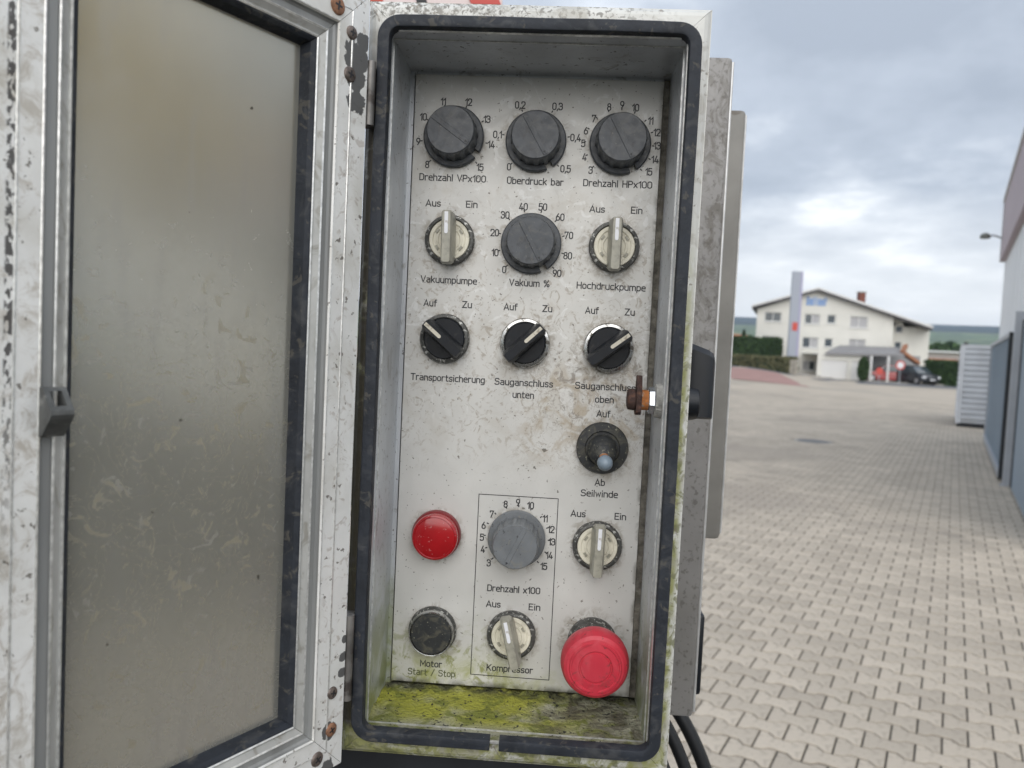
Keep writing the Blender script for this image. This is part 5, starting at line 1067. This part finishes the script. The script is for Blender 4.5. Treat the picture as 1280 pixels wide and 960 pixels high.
# grey plastic strike on the free edge of the door
t0, zt = on_door(46.5, 486); t1, _ = on_door(80, 486); _, zb = on_door(48, 544); zm = (zt + zb) / 2
g = G(); hh = 0.0088; w2 = 0.0019; ta, tb = t1 + 0.0004, t0 - 0.0006; zt += 0.0006; zb -= 0.0006
def wedge(a, b, z_hi=None, z_lo=None):
    n = 5
    g.loft([[(x, 0.0002, zb), (x, 0.0018, zb), (x, hh - 0.0010, zm - 0.0020), (x, hh, zm - 0.0004), (x, hh - 0.0004, zm + 0.0012), (x, 0.0022, zt), (x, 0.0002, zt)] for x in (a, b)])
wedge(ta, ta + w2); wedge(tb - w2, tb)
lw = lambda z: 0.0022 + (hh - 0.0004 - 0.0022) * (zt - z) / (zt - zm - 0.0012)        # height of the upper slope
g.loft([[(x, 0.0002, zb), (x, 0.0018, zb), (x, hh - 0.0010, zm - 0.0020), (x, hh, zm - 0.0004), (x, hh - 0.0004, zm + 0.0012), (x, lw(zm + 0.0026), zm + 0.0026), (x, 0.0002, zb + 0.0040)] for x in (ta + w2, tb - w2)])
g.loft([[(x, 0.0002, zt - 0.0012), (x, lw(zt - 0.0012), zt - 0.0012), (x, lw(zt), zt), (x, 0.0002, zt)] for x in (ta + w2, tb - w2)])
g.obj('strike', M['strike'], door, smooth=False)

# ================================================================== what carries the cabinet, and its neighbours
frame = thing('vehicle_frame', 'black steel vehicle frame under and behind the control cabinet with a red and white board', 'vehicle frame', (0.08, 0.3, 0))
fr = lambda g, n_, mt: g.obj(n_, mt, frame, loc=(-0.08, -0.3, 0))
fr(G().box((-0.20, -0.035, GZ - 0.100), (0.142, 0.34, GZ - 0.0185), bev=0.004), 'chassis_beam', M['black_paint'])
fr(G().box((-0.06, 0.341, 0.0), (0.06, 0.42, GZ + 0.50), bev=0.004), 'support_post', M['black_paint'])
bz = at(540, 5.5, 0.424).z; br = at(627.5, 4, 0.424).x
bd = fr(G().box((-0.36, 0.424, bz), (br, 0.430, bz + 0.212)), 'warning_board', M['white_sheet'])
for pa_, pb_ in ((440, 480), (589, 627)):
    xa, xb = at(pa_, 4, 0.4232).x, at(pb_, 4, 0.4232).x - 0.0004; s_ = 0.10
    G().loft([[(x + 0.08, y + 0.3 - 0.6, z) for x, z in ((xa, bz + .001), (xb, bz + .001), (xb - s_, bz + .211), (xa - s_, bz + .211))] for y in (0.4222, 0.4236)]).obj('red_stripe', M['red_sheet'], bd, loc=(-0.08, 0.3, 0))
G().loft([[(x, y, z) for x, z in ((at(521, 4, .4232).x, bz + .001), (at(534, 4, .4232).x, bz + .001), (at(534, 4, .4232).x - .06, bz + .211), (at(521, 4, .4232).x - .06, bz + .211))] for y in (0.4226, 0.4236)]).obj('black_line', M['black_paint'], bd)
fr(G().box((-0.056, 0.4205, GZ + 0.40), (-0.026, 0.4285, GZ + 0.50)).box((-0.056, 0.4305, GZ + 0.40), (-0.026, 0.445, bz + 0.15)).box((-0.056, 0.4287, GZ + 0.40), (-0.026, 0.4303, GZ + 0.50)), 'board_bracket', M['black_paint'])
b2 = thing('steel_switch_box', 'stained stainless steel box fixed right behind the open control cabinet', 'steel box', (0.1, 0.18, GZ))
def box2(g, n_, mt): return g.obj(n_, mt, b2, loc=(-0.1, -0.18, 0), smooth=True, ang=40)
box2(G().box((0.02, 0.1015, -0.0585), (0.2065, 0.249, 0.4215), bev=0.003), 'enclosure', M['steel_brushed'])
box2(G().tube([(0.2070, 0.1035, -0.054), (0.2066, 0.1035, 0.418)], 0.0011, 10), 'rolled_edge', M['steel_edge'])
box2(G().box((0.2067, 0.112, -0.046), (0.2135, 0.135, 0.0155), bev=0.0025), 'rubber_buffer', M['lever_black'])
b3 = thing('steel_cover_box', 'rusty speckled steel cover box standing behind the taller steel box', 'steel box', (0.15, 0.29, GZ))
b3b = G().box((0.061, 0.2505, 0.040), (0.2525, 0.339, 0.4315), bev=0.004).obj('cover', M['steel_old'], b3, loc=(-0.15, -0.29, 0), smooth=True, ang=40)
G().tube([(0.2527, 0.2530, 0.046), (0.2524, 0.2530, 0.427)], 0.0010, 10).obj('rolled_edge', M['steel_edge'], b3, loc=(-0.15, -0.29, 0), smooth=True)
for i, (o_, r_, lb) in enumerate(((0.0, 0.0066, 'thickest black cable hanging below the steel box, nearest the cabinet'), (0.0100, 0.0048, 'thin black cable in the middle of the bundle below the steel box'), (0.0175, 0.0054, 'outermost black cable of the bundle hanging below the steel box'))):
    pts_ = []
    for k_ in range(25):
        t_ = k_ / 24; x = 0.150 + o_ * 1.0 + 0.062 * math.sin(t_ * 1.45) + 0.004 * i * t_; z = GZ - 0.050 - 0.02 * t_ - 0.16 * t_ ** 1.6; pts_.append((x + 0.006 * i, 0.115 + 0.012 * i - 0.02 * t_, z))
    last = Vector(pts_[-1])
    for k_ in range(1, 14): t_ = k_ / 13; pts_.append((last.x + 0.02 * math.sin(t_ * 2) - 0.16 * t_ ** 2, last.y + 0.2 * t_ ** 2, last.z - 0.34 * math.sin(t_ * 1.6) + 0.20 * t_ ** 2))
    G().tube([(0, 0, 0)] and [(p[0], p[1], p[2]) for p in pts_], r_, 12).obj('power_cable', M['cable'], smooth=True, label=lb, cat='cable', group='black cables below the steel box')

# ---- hazy air over the whole place
hz = bpy.data.materials.new('haze_air'); hz.use_nodes = True; nt = hz.node_tree; nt.nodes.clear()
o_ = nt.nodes.new('ShaderNodeOutputMaterial'); v_ = nt.nodes.new('ShaderNodeVolumePrincipled'); v_.inputs['Color'].default_value = (0.60, 0.76, 1.0, 1); v_.inputs['Density'].default_value = 0.00017
nt.links.new(v_.outputs[0], o_.inputs['Volume'])
G().box((-4500, -5500, -12), (4500, 5500, 190)).obj('haze', hz, kind='stuff')
